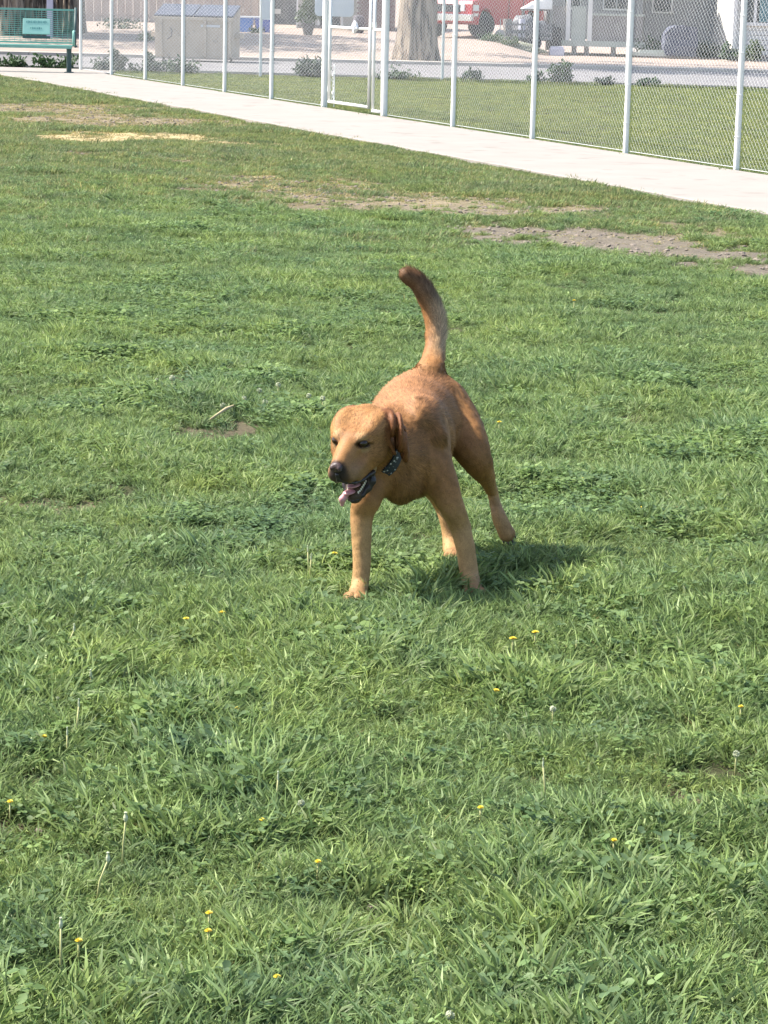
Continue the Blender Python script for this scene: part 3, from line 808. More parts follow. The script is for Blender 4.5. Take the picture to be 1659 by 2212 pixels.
b = MB(); b.box((wx - 0.44, 0.06, 1.7), (0.26, 0.02, 1.18)); b.build('pane', m_glass, wf)
b = MB(); b.box((wx + 0.18, 0.06, 1.7), (0.78, 0.02, 1.18)); b.build('pane', m_glass, wf)
m_curt = mat('teal_curtain', (0.20, 0.36, 0.38), (0.16, 0.30, 0.33), scale=7, rough=0.8)
b = MB()
for i in range(5): b.tube([(wx - 0.12 + i * 0.05, 0.035, 1.14), (wx - 0.12 + i * 0.05, 0.035, 2.27)], 0.022, 6)
b.build('curtain', m_curt, wf)
roof(h5, -1.4, 2.2, 0, 7, 3.4, 1.8)
bush((9.36, 73.6, 0.10), 0.75, 0.50, 600, 'green shrub at the corner of the white house', 51, m=m_weed, size=0.06)
bush((9.98, 73.45, 0.10), 0.65, 0.62, 600, 'green upright shrub under the white framed window', 52, m=m_pale, size=0.06)
bush((8.95, 76.0, 0.10), 0.9, 0.5, 500, 'grey blue twiggy shrub right of the covered mower', 53, m=m_dark, size=0.06)

# potted shrub by the doorway
m_pot = mat('dark_pot', (0.16, 0.14, 0.13), (0.2, 0.18, 0.16), rough=0.8)
ps = empty('potted_shrub', (-2.53, 76.0, zy(-2.53, 76.0)), 0, 'bushy green shrub in a dark pot before the pale house', 'plant')
b = MB(); b.lathe((0, 0, 0), [(0.12, 0), (0.19, 0.30), (0.21, 0.32), (0.20, 0.34), (0.15, 0.33)], 16); b.build('pot', m_pot, ps, smooth=False)
V_, F_ = leaves(900, [(0, 0, .45, .24), (-.12, 0, .65, .24), (.14, 0, .62, .24), (0, 0, .85, .26), (0.05, 0, 1.1, .24), (-.28, 0, .5, .13), (.30, 0, .55, .13)], 0.06, 61)
mesh_np('foliage', V_, F_, m_pale, parent=ps)
b = MB(); b.tube([(0, 0, .3), (0.01, 0, .9)], 0.02, 6); b.build('stem', m_stem, ps)
# dark barrel by the door
b = MB(); b.lathe((0, 0, 0), [(0.15, 0), (0.18, 0.1), (0.185, 0.35), (0.16, 0.5), (0.12, 0.52), (0.01, 0.53)], 16)
o = b.build('drum', m_doorD, smooth=False); o.location = (-1.13, 79.5, zy(-1.13, 79.5)); tag(o, 'black drum standing by the pale wall behind the gate', 'drum')

# ---------------- red pickup
m_red = mat('red_car_paint', (0.50, 0.045, 0.06), (0.44, 0.04, 0.05), scale=2, rough=0.35, spec=0.5)
m_tyre = mat('tyre_rubber', (0.035, 0.036, 0.042), (0.055, 0.055, 0.06), scale=9, rough=0.85)
m_rim = mat('wheel_rim', (0.36, 0.36, 0.37), (0.28, 0.28, 0.29), rough=0.4, metal=0.5)
m_chrome = mat('chrome', (0.75, 0.75, 0.75), (0.65, 0.65, 0.66), rough=0.2, metal=0.8)
m_lens = mat('headlight_lens', (0.78, 0.78, 0.76), (0.7, 0.7, 0.7), rough=0.12, spec=0.7)
zt = zy(2.4, 77.0)
tk = empty('pickup_truck', (2.42, 77.0, zt), R(62), 'red pickup truck with its front wheels turned, parked right of the thick tree', 'truck')
WR = 0.40
def wheel(x, y, st=0):
    w = empty('wheel', (x, y, WR), R(st)); w.parent = tk
    b = MB(); b.lathe((0, 0, 0), [(0.235, -0.12), (0.33, -0.125), (0.385, -0.11), (0.40, -0.06), (0.40, 0.06), (0.385, 0.11), (0.33, 0.125), (0.235, 0.12)], 32, 'Y'); b.build('tyre', m_tyre, w, smooth=False)
    b = MB(); b.lathe((0, 0, 0), [(0.235, -0.10), (0.22, -0.09), (0.20, -0.05), (0.09, -0.06), (0.085, -0.10), (0.03, -0.105)], 24, 'Y')
    for i in range(6):
        a = i * math.pi / 3; b.box((0.14 * math.cos(a), -0.075, 0.14 * math.sin(a)), (0.13, 0.02, 0.045), rot=Matrix.Rotation(-a, 3, 'Y'))
    b.build('rim', m_rim, w)
for y in (-0.05, 1.5):
    wheel(0, y - 0.03, -36); wheel(3.3, y)
# side outline (x along, z up), nose to the left
top = [(-0.78, 0.46), (-0.86, 0.62), (-0.86, 0.98), (-0.78, 1.08), (0.45, 1.17), (0.75, 1.20), (1.35, 1.74), (2.55, 1.76), (2.78, 1.22), (4.35, 1.20), (4.38, 0.52)]
def arch(cx):
    return [(cx + 0.50 * math.cos(a), 0.40 + 0.50 * math.sin(a)) for a in np.linspace(0, math.pi, 13)]
low = [(4.38, 0.5)] + arch(3.3) + arch(0.0)
prof = top + low
def extrude(prof, y0, y1):
    n = len(prof); b = MB()
    bmx = bmesh.new()
    v0 = [bmx.verts.new((x, y0, z)) for x, z in prof]; v1 = [bmx.verts.new((x, y1, z)) for x, z in prof]
    bmx.faces.new(v0); bmx.faces.new(v1[::-1])
    for i in range(n): bmx.faces.new((v0[i], v1[i], v1[(i + 1) % n], v0[(i + 1) % n]))
    bmesh.ops.recalc_face_normals(bmx, faces=bmx.faces)
    bmesh.ops.triangulate(bmx, faces=[f for f in bmx.faces if len(f.verts) > 4])
    return bmx
bx_ = extrude(prof, -0.18, 1.62)
me = bpy.data.meshes.new('body'); bx_.to_mesh(me); bx_.free(); me.materials.append(m_red)
tb = bpy.data.objects.new('body', me); COL.objects.link(tb); tb.parent = tk
b = MB(); b.tube([(0.50 * math.cos(a), -0.20, 0.40 + 0.50 * math.sin(a)) for a in np.linspace(0, math.pi, 13)], 0.035, 6); b.build('fender_flare', m_red, tk, smooth=True)
b = MB(); b.box((1.85, -0.185, 1.48), (0.9, 0.02, 0.40)); b.build('window', m_glass, tk)
b = MB(); b.box((-0.90, 0.72, 0.60), (0.16, 1.9, 0.20)); b.build('bumper', m_chrome, tk, bevel=0.02)
b = MB(); b.box((-0.87, 0.72, 0.86), (0.04, 1.1, 0.22)); b.build('grille', m_tyre, tk)
for y in (0.16, 1.28):
    b = MB(); b.box((-0.82, y, 0.88), (0.14, 0.24, 0.20)); b.build('headlight', m_lens, tk, bevel=0.015)
b = MB(); b.box((-0.60, -0.19, 0.88), (0.34, 0.03, 0.17)); b.build('side_lamp', m_lens, tk, bevel=0.008)
b = MB(); b.box((-0.58, -0.19, 0.68), (0.34, 0.03, 0.09)); b.build('fender_trim', m_chrome, tk, bevel=0.008)
b = MB(); b.box((1.6, -0.19, 0.9), (0.02, 0.012, 0.65)); b.box((2.6, -0.19, 0.9), (0.02, 0.012, 0.65)); b.build('door_seam', m_tyre, tk)['kind'] = 'stuff'

# ---------------- junk and a low trailer right of the truck
m_junkG = mat('grey_scrap_metal', (0.11, 0.12, 0.135), (0.20, 0.20, 0.21), scale=5, rough=0.6, metal=0.2)
m_olive = mat('olive_tarp', (0.17, 0.18, 0.13), (0.23, 0.235, 0.17), scale=3, rough=0.9)
z_ = zy(3.7, 75.8)
tl = empty('trailer', (3.78, 75.9, z_), R(2), 'low grey utility trailer loaded with scrap beside the red pickup', 'trailer')
b = MB(); b.box((0, 0, 0.33), (1.30, 1.2, 0.07)); b.build('bed', m_junkG, tl)
b = MB(); b.box((0, -0.60, 0.52), (1.32, 0.04, 0.10)); b.box((0, -0.60, 0.72), (1.32, 0.04, 0.05))
for x in (-0.64, -0.2, 0.25, 0.64): b.box((x, -0.59, 0.54), (0.05, 0.05, 0.45))
b.build('side_rail', m_junkG, tl)
b = MB(); b.tube([(-0.65, 0, 0.33), (-1.05, 0, 0.30)], 0.035, 6); b.tube([(-1.02, 0, 0.30), (-1.02, 0, 0.02)], 0.03, 8); b.build('tongue', m_junkG, tl)
for s in (-1, 1):
    b = MB(); b.lathe((0.15, s * 0.66, 0.22), [(0.10, -0.06), (0.20, -0.07), (0.22, -0.03), (0.22, 0.03), (0.20, 0.07), (0.10, 0.06)], 20, 'Y'); b.build('wheel', m_tyre, tl)
# things on and around it
def drum(loc, r, h, m, label, name='drum'):
    b = MB(); b.lathe((0, 0, 0), [(r * .95, 0), (r, 0.02), (r, h * .33), (r * 1.04, h * .35), (r, h * .37), (r, h * .66), (r * 1.04, h * .68), (r, h * .7), (r, h - .02), (r * .96, h), (r * 0.8, h - 0.01)], 20)
    o = b.build(name, m, smooth=False); o.location = loc; tag(o, label, 'drum' if name == 'drum' else name); return o
drum((3.20, 75.75, z_ + 0.37), 0.13, 0.50, m_steel, 'dark steel drum standing on the trailer')
drum((3.62, 75.70, z_ + 0.37), 0.10, 0.50, m_lav, 'lavender gas cylinder standing on the trailer', 'gas_cylinder')
b = MB(); b.box((0, 0, 0.12), (0.42, 0.4, 0.24)); b.box((0.05, 0, 0.32), (0.2, 0.25, 0.16)); b.tube([(-0.15, 0, .24), (-0.15, 0, .42), (0.0, 0, .45)], 0.02, 6)
o = b.build('engine', m_junkG, bevel=0.015); o.location = (4.05, 75.75, z_ + 0.37); tag(o, 'grey engine block lying on the right end of the trailer', 'engine')
b = MB(); b.add([(-.42, -.30, 0), (.46, -.30, 0), (.46, .40, 0), (-.42, .40, 0), (-.10, -.24, .20), (.46, -.26, .40), (.46, .36, .40), (-.10, .30, .20)],
                [(3, 2, 1, 0), (4, 5, 6, 7), (0, 1, 5, 4), (1, 2, 6, 5), (2, 3, 7, 6), (3, 0, 4, 7)])
o = b.build('camper_shell', m_sign, bevel=0.02); o.location = (4.05, 76.9, z_ + 1.16); o.rotation_euler = (0, 0, R(3)); tag(o, 'white camper shell propped above the scrap trailer', 'camper shell')
b = MB()
for x in (-0.35, 0.38):
    for y in (-0.2, 0.3): b.box((x + 4.05, y + 76.9, z_ + 0.58), (0.07, 0.07, 1.16))
b.box((4.05, 76.7, z_ + 1.135), (0.85, 0.06, 0.05)); b.box((4.05, 77.2, z_ + 1.135), (0.85, 0.06, 0.05)); b.box((3.7, 76.95, z_ + 1.10), (0.05, 0.5, 0.05)); b.box((4.43, 76.95, z_ + 1.10), (0.05, 0.5, 0.05)); o = b.build('trestle', m_steel); tag(o, 'dark steel trestle holding up the white camper shell', 'trestle')
b = MB(); b.lathe((0, 0, 0), [(0.03, 0.02), (0.14, 0.015), (0.15, -0.01), (0.02, -0.02)], 18, 'Y'); b.tube([(0, 0.02, 0), (0, 0.03, -0.4)], 0.015, 6); b.tube([(0, .02, .1), (0, .02, .45)], .018, 6)
o = b.build('jockey_wheel', m_rim); o.location = (2.98, 75.3, z_ + 0.42); tag(o, 'pale round jockey wheel on a post between truck and trailer', 'wheel')
def heap(loc, w, h, d, m, label, seed, name='tarp_heap', cat='tarp'):
    bmx = bmesh.new(); bmesh.ops.create_icosphere(bmx, subdivisions=3, radius=1)
    rr = random.Random(seed); a_, b2, c_ = rr.uniform(0, 6), rr.uniform(0, 6), rr.uniform(0, 6)
    for v in bmx.verts:
        q = v.co.copy(); n = 0.10 * math.sin(q.x * 5 + a_) + 0.08 * math.sin(q.y * 7 + b2 + q.z * 3) + 0.07 * math.sin(q.x * 11 + c_)
        v.co = Vector((q.x * w / 2 * (1 + n), q.y * d / 2 * (1 + n), max(q.z, -0.15) * h * (1 + n)))
    me = bpy.data.meshes.new(name); bmx.to_mesh(me); bmx.free(); me.materials.append(m)
    o = bpy.data.objects.new(name, me); COL.objects.link(o); o.location = loc; return tag(o, label, cat)
heap((3.80, 76.25, z_ + 0.36), 1.35, 0.62, 0.7, m_junkG, 'dark grey heap of scrap piled on the back of the trailer', 9, 'scrap_heap', 'scrap')
heap((3.55, 74.9, z_ - 0.03), 1.5, 0.24, 0.6, m_olive, 'olive tarp heap on the ground before the scrap trailer', 3)
bush((2.72, 75.2, zy(2.72, 75.2)), 0.9, 0.24, 350, 'dry weeds in front of the pickup wheel', 71, m=m_weed)
bush((3.15, 74.6, zy(3.15, 74.6)), 0.8, 0.22, 300, 'dry weeds left of the olive tarp heap', 72, m=m_pale)
b = MB(); b.box((0, 0, .1), (0.42, .5, .2)); b.box((0, 0, 0.23), (0.36, .42, .06))
o = b.build('crate', m_lav, bevel=.01); o.location = (4.62, 75.4, zy(4.6, 75.4)); tag(o, 'lavender grey crate left of the porch piers', 'crate')
b = MB(); b.box((0, 0, .25), (0.34, .4, .5)); b.box((0.02, 0, 0.6), (0.26, .3, .2)); b.box((-0.1, 0, .74), (0.1, .2, .1))
o = b.build('machine', m_tyre, bevel=.015); o.location = (4.62, 76.2, zy(4.6, 76.2) + 0.1); tag(o, 'black machine standing behind the lavender grey crate', 'machine')

# ---------------- covered mower and timber on the right
m_tarp = mat('blue_grey_cover', (0.065, 0.075, 0.115), (0.10, 0.11, 0.15), scale=4, rough=0.7, bump=0.01, bscale=9)
b = MB()
prof = [(-.46, 0.02), (-.50, .30), (-.47, .62), (-.36, .80), (-.15, .86), (.20, .85), (.42, .80), (.47, .60), (.45, .30), (.44, .02)]
bmx = extrude(prof, -0.45, 0.45)
bmesh.ops.subdivide_edges(bmx, edges=bmx.edges, cuts=2, use_grid_fill=True)
for v in bmx.verts:
    v.co += Vector((0.02 * math.sin(v.co.z * 15 + v.co.y * 9), 0.03 * math.sin(v.co.x * 17 + v.co.z * 7), 0.012 * math.sin(v.co.x * 23)))
me = bpy.data.meshes.new('covered_mower'); bmx.to_mesh(me); bmx.free(); me.materials.append(m_tarp)
o = bpy.data.objects.new('covered_mower', me); COL.objects.link(o); o.location = (8.12, 75.3, 0.12); tag(o, 'mower under a blue grey cover before the grey house', 'mower')
for i, (x, y, L_, w_, z) in enumerate(((7.25, 75.0, 0.95, 0.10, 0.16), (7.05, 75.2, 0.9, 0.10, 0.17), (7.3, 75.1, 0.7, 0.08, 0.24))):
    b = MB(); b.box((0, 0, 0), (L_, 0.10, w_)); o = b.build('plank', m_deck if i != 1 else m_steel, bevel=0.004); o.location = (x, y, z); o.rotation_euler = (0, 0, R(3 * i - 3))
    tag(o, ['pale plank lying left of the covered mower', 'dark plank behind the pale plank by the mower', 'short plank laid on top of the plank pile'][i], 'plank', 'planks by the covered mower')
bush((7.45, 76.2, 0.1), 1.1, 0.7, 600, 'tall straggly weeds left of the covered mower', 73, m=m_weed, size=0.05)

# ---------------- left background: timber yard fence behind the trunks
m_board = mat('weathered_boards', (0.36, 0.29, 0.26), (0.44, 0.36, 0.32), scale=3, rough=0.9, stretch=(1, 1, 0.2))
bf = empty('board_fence', (-16.5, 84.0, 0.5), 0, 'weathered pinkish board fence across the back of the yard', 'fence')
b = MB(); b.box((0, 0, 0.78), (0.235, 0.022, 1.56)); bo = b.build('board', m_board, bf); first = True
for i in range(51):
    o = bo if first else bo.copy()
    if not first: COL.objects.link(o); o.parent = bf
    first = False
    o.location = (i * 0.25, random.uniform(-0.008, 0.008), random.uniform(-0.03, 0.03))
for z in (0.3, 1.2):
    b = MB(); b.box((6.25, 0.035, z), (12.6, 0.04, 0.09)); b.build('rail', m_board, bf)
h6 = empty('shed', (-5.3, 88.0, 0.6), 0, 'low dark shed beyond the dumpster and the blue bins', 'shed')
b = MB(); b.box((0.6, 1.5, 1.2), (3.2, 3.0, 2.4)); b.build('wall', m_junkG, h6)
roof(h6, -1.0, 2.2, 0, 3, 2.4, 0.7, 0.3)
for x in (0.2, 1.2):
    b = MB(); b.box((x, -0.03, 0.42), (0.5, 0.05, 0.16)); b.build('vent', m_trim, h6)
bush((-6.55, 71.5, zy(-6.5, 71.5)), 1.1, 0.20, 320, 'dry grey weeds beyond the street behind the third fence bay', 81, m=m_pale)
bush((-8.3, 78.5, zy(-8.3, 78.5)), 1.6, 0.26, 400, 'dark weeds against the board fence beyond the bench', 82, m=m_dark)
bush((-4.05, 77.4, zy(-4.0, 77.4)), 0.6, 0.16, 220, 'low weeds at the foot of the blue bins', 83, m=m_dark)


# ================================================================== THE DOG
# chains of (x, y, z, radius) in metres; the body is one smooth distance field meshed by surface nets
CH = {}
CH['tail']=[(0.051, 7.56, 0.803, 0.0218), (0.083, 7.57, 0.779, 0.0245), (0.114, 7.58, 0.733, 0.0273), (0.133, 7.58, 0.679, 0.0286), (0.138, 7.56, 0.614, 0.0286), (0.131, 7.52, 0.56, 0.0338), (0.121, 7.44, 0.521, 0.0482)]
CH['lhind']=[(0.17, 7.42, 0.453, 0.0641), (0.208, 7.37, 0.399, 0.065), (0.234, 7.31, 0.358, 0.0579), (0.255, 7.28, 0.322, 0.0472), (0.272, 7.29, 0.29, 0.0381), (0.294, 7.35, 0.245, 0.0258), (0.313, 7.42, 0.192, 0.0167), (0.324, 7.41, 0.156, 0.016), (0.333, 7.38, 0.132, 0.0186), (0.341, 7.36, 0.114, 0.0205), (0.35, 7.355, 0.092, 0.0185), (0.359, 7.35, 0.079, 0.0159)]
CH['rhind']=[(0.061, 7.42, 0.421, 0.0774), (0.069, 7.33, 0.341, 0.0633), (0.097, 7.28, 0.27, 0.0472), (0.132, 7.35, 0.218, 0.0318), (0.163, 7.46, 0.149, 0.0215), (0.183, 7.46, 0.101, 0.0201), (0.195, 7.45, 0.048, 0.0214), (0.201, 7.42, 0.016, 0.0254), (0.203, 7.38, 0.008, 0.0226)]
CH['lfore']=[(0.108, 7.08, 0.431, 0.0587), (0.119, 7.01, 0.365, 0.0606), (0.153, 6.98, 0.301, 0.0478), (0.186, 6.96, 0.234, 0.0351), (0.209, 6.97, 0.181, 0.0283), (0.225, 6.96, 0.125, 0.0257), (0.234, 6.95, 0.073, 0.0251), (0.24, 6.94, 0.044, 0.0244), (0.245, 6.91, 0.025, 0.0262)]
CH['rfore']=[(-0.023, 7.05, 0.387, 0.0572), (-0.03, 6.93, 0.331, 0.05), (-0.048, 6.88, 0.27, 0.0397), (-0.058, 6.88, 0.225, 0.0323), (-0.059, 6.87, 0.176, 0.0279), (-0.057, 6.86, 0.12, 0.0241), (-0.057, 6.85, 0.075, 0.0229), (-0.06, 6.84, 0.041, 0.0228), (-0.064, 6.81, 0.022, 0.0246)]
CH['neck']=[(-0.063, 6.87, 0.44, 0.0619), (-0.034, 6.92, 0.403, 0.0749), (0.007, 6.98, 0.385, 0.0906), (0.05, 7.06, 0.387, 0.1094)]

HC = np.array([-0.070, 6.80, 0.467])                       # middle of the skull
hf = np.array([-0.37, -0.775, -0.50]); hf /= np.linalg.norm(hf)
hl = np.array([0.90, -0.43, 0.0]); hl -= hf * hl.dot(hf); hl /= np.linalg.norm(hl)
hu = np.cross(hf, hl); hu = hu if hu[2] > 0 else -hu
HM = np.stack([hf, hl, hu])                                # rows: forward, left, up
def H(f, l, u):
    return HC + hf * f + hl * l + hu * u
I3 = np.eye(3)

GRP = [0]
PR = []                                                    # (kind, data, blend, zone, flow)
def cone(a, b, ra, rb, k=0.02, zone='body', flow=None, neg=False):
    a = np.array(a, float); b = np.array(b, float)
    fl = (b - a) if flow is None else np.array(flow, float)
    fl = fl / (np.linalg.norm(fl) + 1e-9)
    PR.append(dict(t='c', a=a, b=b, ra=ra, rb=rb, k=k, zone=zone, flow=fl, neg=neg, g=0))
def ell(c, r, M=I3, k=0.02, zone='body', flow=(0, 0.8, -0.6), neg=False):
    fl = np.array(flow, float); fl /= np.linalg.norm(fl)
    PR.append(dict(t='e', c=np.array(c, float), r=np.array(r, float), M=np.array(M, float), k=k, zone=zone, flow=fl, neg=neg, g=0))
def chain(pts, k, zone, fwd=False):
    P_ = np.array(pts, float); Q = np.vstack([2 * P_[0] - P_[1], P_, 2 * P_[-1] - P_[-2]]); out_ = []
    for i in range(1, len(Q) - 2):                            # Catmull-Rom through the joints, so limbs stay smooth
        for t in (0, 0.25, 0.5, 0.75):
            p0, p1, p2, p3 = Q[i - 1], Q[i], Q[i + 1], Q[i + 2]
            out_.append(0.5 * (2 * p1 + (p2 - p0) * t + (2 * p0 - 5 * p1 + 4 * p2 - p3) * t ** 2 + (3 * p1 - p0 - 3 * p2 + p3) * t ** 3))
    pts = out_ + [P_[-1]]
    GRP[0] += 1
    for p, q in zip(pts[:-1], pts[1:]):
        cone(p[:3], q[:3], p[3], q[3], k, zone); PR[-1]['g'] = GRP[0]

def pd(p, X):
    if p['t'] == 'c':
        ba = p['b'] - p['a']; L = ba.dot(ba) + 1e-12
        t = np.clip((X - p['a']) @ ba / L, 0, 1)
        return np.linalg.norm(X - p['a'] - t[..., None] * ba, axis=-1) - (p['ra'] + t * (p['rb'] - p['ra']))
    q = (X - p['c']) @ p['M'].T
    k0 = np.linalg.norm(q / p['r'], axis=-1); k1 = np.linalg.norm(q / p['r'] ** 2, axis=-1) + 1e-9
    return k0 * (k0 - 1) / k1
def smin(a, b, k):
    h = np.maximum(k - np.abs(a - b), 0) / k
    return np.minimum(a, b) - h * h * k * 0.25
def smax(a, b, k):
    return -smin(-a, -b, k)
def pbox(p, pad):
    if p['t'] == 'c':
        lo = np.minimum(p['a'] - p['ra'], p['b'] - p['rb']); hi = np.maximum(p['a'] + p['ra'], p['b'] + p['rb'])
    else:
        e = np.abs(p['M'].T) @ p['r']; lo = p['c'] - e; hi = p['c'] + e
    return lo - pad, hi + pad
def grouped(prims):
    """the segments of one limb count as a single shape"""
    out_ = []
    for p in prims:
        if p['g'] and out_ and out_[-1][0]['g'] == p['g']: out_[-1].append(p)
        else: out_.append([p])
    return out_
def gd(gp, X):
    d = pd(gp[0], X)
    for p in gp[1:]: d = smin(d, pd(p, X), 0.004)
    return d
def field_at(prims, X):
    D = np.full(X.shape[:-1], 0.5)
    for gp in grouped(prims):
        p = gp[0]; d = gd(gp, X)
        D = smax(D, -d, p['k']) if p['neg'] else smin(D, d, p['k'])
    return D

def surface_nets(prims, h):
    los, his = zip(*[pbox(p, 0.02) for p in prims if not p['neg']])
    lo = np.min(los, 0); hi = np.max(his, 0)
    n = np.ceil((hi - lo) / h).astype(int) + 2
    ax = [lo[i] + h * np.arange(n[i]) for i in range(3)]
    D = np.full(n, 0.06, dtype=np.float32)
    for gp in grouped(prims):
        p = gp[0]; pad = p['k'] * 1.2 + 2.5 * h
        bb = [pbox(q, pad) for q in gp]; a = np.min([q[0] for q in bb], 0); b = np.max([q[1] for q in bb], 0)
        i0 = np.clip(np.floor((a - lo) / h).astype(int), 0, n - 1); i1 = np.clip(np.ceil((b - lo) / h).astype(int) + 1, 1, n)
        if np.any(i1 <= i0): continue
        X = np.stack(np.meshgrid(ax[0][i0[0]:i1[0]], ax[1][i0[1]:i1[1]], ax[2][i0[2]:i1[2]], indexing='ij'), -1)
        d = gd(gp, X)
        S = D[i0[0]:i1[0], i0[1]:i1[1], i0[2]:i1[2]]
        S[...] = smax(S, -d, p['k']) if p['neg'] else smin(S, d, p['k'])
    ins = D < 0
    c = [ins[i:n[0] - 1 + i, j:n[1] - 1 + j, k:n[2] - 1 + k] for i in (0, 1) for j in (0, 1) for k in (0, 1)]
    s = sum(q.astype(np.int8) for q in c)
    cells = np.argwhere((s > 0) & (s < 8))
    idx = -np.ones(np.array(n) - 1, dtype=np.int64); idx[tuple(cells.T)] = np.arange(len(cells))
    acc = np.zeros((len(cells), 3)); cnt = np.zeros(len(cells))
    corners = np.array([(i, j, k) for i in (0, 1) for j in (0, 1) for k in (0, 1)])
    for a in range(8):
        for b in range(a + 1, 8):
            if np.abs(corners[a] - corners[b]).sum() != 1: continue
            va = D[tuple((cells + corners[a]).T)]; vb = D[tuple((cells + corners[b]).T)]
            m = (va < 0) != (vb < 0)
            t = np.where(m, va / (va - vb + 1e-12), 0)
            pos = corners[a] + t[:, None] * (corners[b] - corners[a])
            acc[m] += pos[m]; cnt[m] += 1
    V = lo + (cells + acc / cnt[:, None]) * h
    F = []
    for axn in range(3):
        u, v = [(1, 2), (2, 0), (0, 1)][axn]
        sl0 = [slice(None)] * 3; sl1 = [slice(None)] * 3
        sl0[axn] = slice(0, n[axn] - 1); sl1[axn] = slice(1, n[axn])
        A = ins[tuple(sl0)]; B = ins[tuple(sl1)]
        E = np.argwhere(A != B)
        ok = (E[:, u] > 0) & (E[:, v] > 0) & (E[:, u] < n[u] - 1) & (E[:, v] < n[v] - 1)
        E = E[ok]; flip = A[tuple(E.T)]
        du = np.zeros(3, int); du[u] = 1; dv = np.zeros(3, int); dv[v] = 1
        q = [idx[tuple((E - du - dv).T)], idx[tuple((E - dv).T)], idx[tuple(E.T)], idx[tuple((E - du).T)]]
        Q = np.stack(q, 1)
        Q[~flip] = Q[~flip][:, ::-1]
        F.append(Q[(Q >= 0).all(1)])
    return V, np.concatenate(F)

# ---- torso
UP = (0, 0, 1)
for c, r in [((0.046, 6.97, 0.332), (0.074, 0.085, 0.085)), ((0.062, 7.06, 0.355), (0.112, 0.12, 0.124)),
             ((0.064, 7.18, 0.390), (0.132, 0.14, 0.134)), ((0.078, 7.30, 0.415), (0.130, 0.13, 0.126)),
             ((0.098, 7.42, 0.436), (0.122, 0.12, 0.108)), ((0.118, 7.49, 0.452), (0.090, 0.080, 0.086)),
             ((0.095, 7.20, 0.305), (0.082, 0.14, 0.070)), ((0.090, 7.10, 0.468), (0.062, 0.14, 0.058))]:
    ell(c, np.array(r) * 0.965, k=0.035, zone='body', flow=(0.03, 0.85, -0.5))
# shoulder blades, haunches and the long muscle beside the spine
ell((0.118, 7.06, 0.440), (0.030, 0.055, 0.070), k=0.03, zone='shoulder', flow=(0.1, 0.4, -0.9))
ell((0.005, 7.02, 0.425), (0.034, 0.060, 0.070), k=0.025, zone='shoulder', flow=(-0.1, 0.4, -0.9))
ell((0.045, 6.93, 0.300), (0.040, 0.040, 0.050), k=0.035, zone='chest', flow=(0, 0.2, -1))
chain(CH['neck'], 0.045, 'neck')
chain(CH['tail'], 0.022, 'tail')
for nm in ('lhind', 'rhind', 'lfore', 'rfore'):
    chain(CH[nm], 0.028, nm)
# elbows, knee, hock tendons
ell((0.185, 7.02, 0.245), (0.028, 0.036, 0.034), k=0.02, zone='lfore', flow=(0, 0.3, -1))
ell((-0.045, 6.94, 0.235), (0.026, 0.034, 0.032), k=0.02, zone='rfore', flow=(0, 0.3, -1))
cone((0.084, 7.035, 0.500), (0.140, 6.985, 0.425), 0.018, 0.024, 0.026, 'shoulder', (0.4, 0.2, -0.9))
cone((0.270, 7.40, 0.262), (0.313, 7.455, 0.182), 0.016, 0.012, 0.018, 'lhind')

def paw(c, fw, up=(0, 0, 1), s=1.0, zone='paw'):
    fw = np.array(fw, float); fw /= np.linalg.norm(fw)
    up = np.array(up, float); up -= fw * fw.dot(up); up /= np.linalg.norm(up)
    sd_ = np.cross(fw, up)
    M = np.stack([fw, sd_, up]); c = np.array(c, float)
    ell(c - fw * 0.004 * s, (0.030 * s, 0.026 * s, 0.019 * s), M, 0.014, zone, fw)
    for a, b in ((-0.0235, 0.010), (-0.0085, 0.021), (0.0085, 0.021), (0.0235, 0.010)):
        q = c + fw * b * s + sd_ * a * s - up * 0.002
        ell(q, (0.019 * s, 0.0098 * s, 0.0150 * s), M, 0.0055, zone, fw)
paw((-0.068, 6.785, 0.016), (-0.28, -0.96, 0), s=1.04)
paw((0.248, 6.885, 0.016), (0.15, -0.98, 0), s=1.04)
paw((0.206, 7.355, 0.014), (0.1, -0.99, 0), s=0.98)
paw((0.356, 7.350, 0.088), (0.38, -0.05, -0.92), up=(0.2, -0.97, 0.1), s=0.74)

# ---- head
def he(c, r, k=0.016, zone='head', neg=False, flow=(-1, 0, -0.1), M=None):
    fl = hf * flow[0] + hl * flow[1] + hu * flow[2]
    ell(H(*c), r, HM if M is None else M, k, zone, fl, neg)
def hc(a, b, ra, rb, k=0.014, zone='head', neg=False, flow=(-1, 0, -0.1)):
    cone(H(*a), H(*b), ra, rb, k, zone, hf * flow[0] + hl * flow[1] + hu * flow[2], neg)
HEAD0 = len(PR)
he((0.000, 0, -0.012), (0.074, 0.069, 0.046), 0.02)
he((-0.045, 0, -0.008), (0.050, 0.062, 0.046), 0.02)
he((-0.012, 0.038, 0.006), (0.046, 0.030, 0.026), 0.02)
he((-0.012, -0.038, 0.006), (0.046, 0.030, 0.026), 0.02)
for s in (-1, 1):
    he((0.018, 0.043 * s, -0.040), (0.054, 0.033, 0.046), 0.020)
    he((0.050, 0.032 * s, 0.025), (0.019, 0.018, 0.009), 0.016)
    he((-0.008, 0.050 * s, 0.012), (0.050, 0.024, 0.028), 0.018)
hc((0.045, 0, -0.018), (0.126, 0, -0.026), 0.045, 0.033, 0.018, 'muzzle')
hc((0.055, 0, 0.006), (0.142, 0, -0.003), 0.022, 0.019, 0.016, 'muzzle')
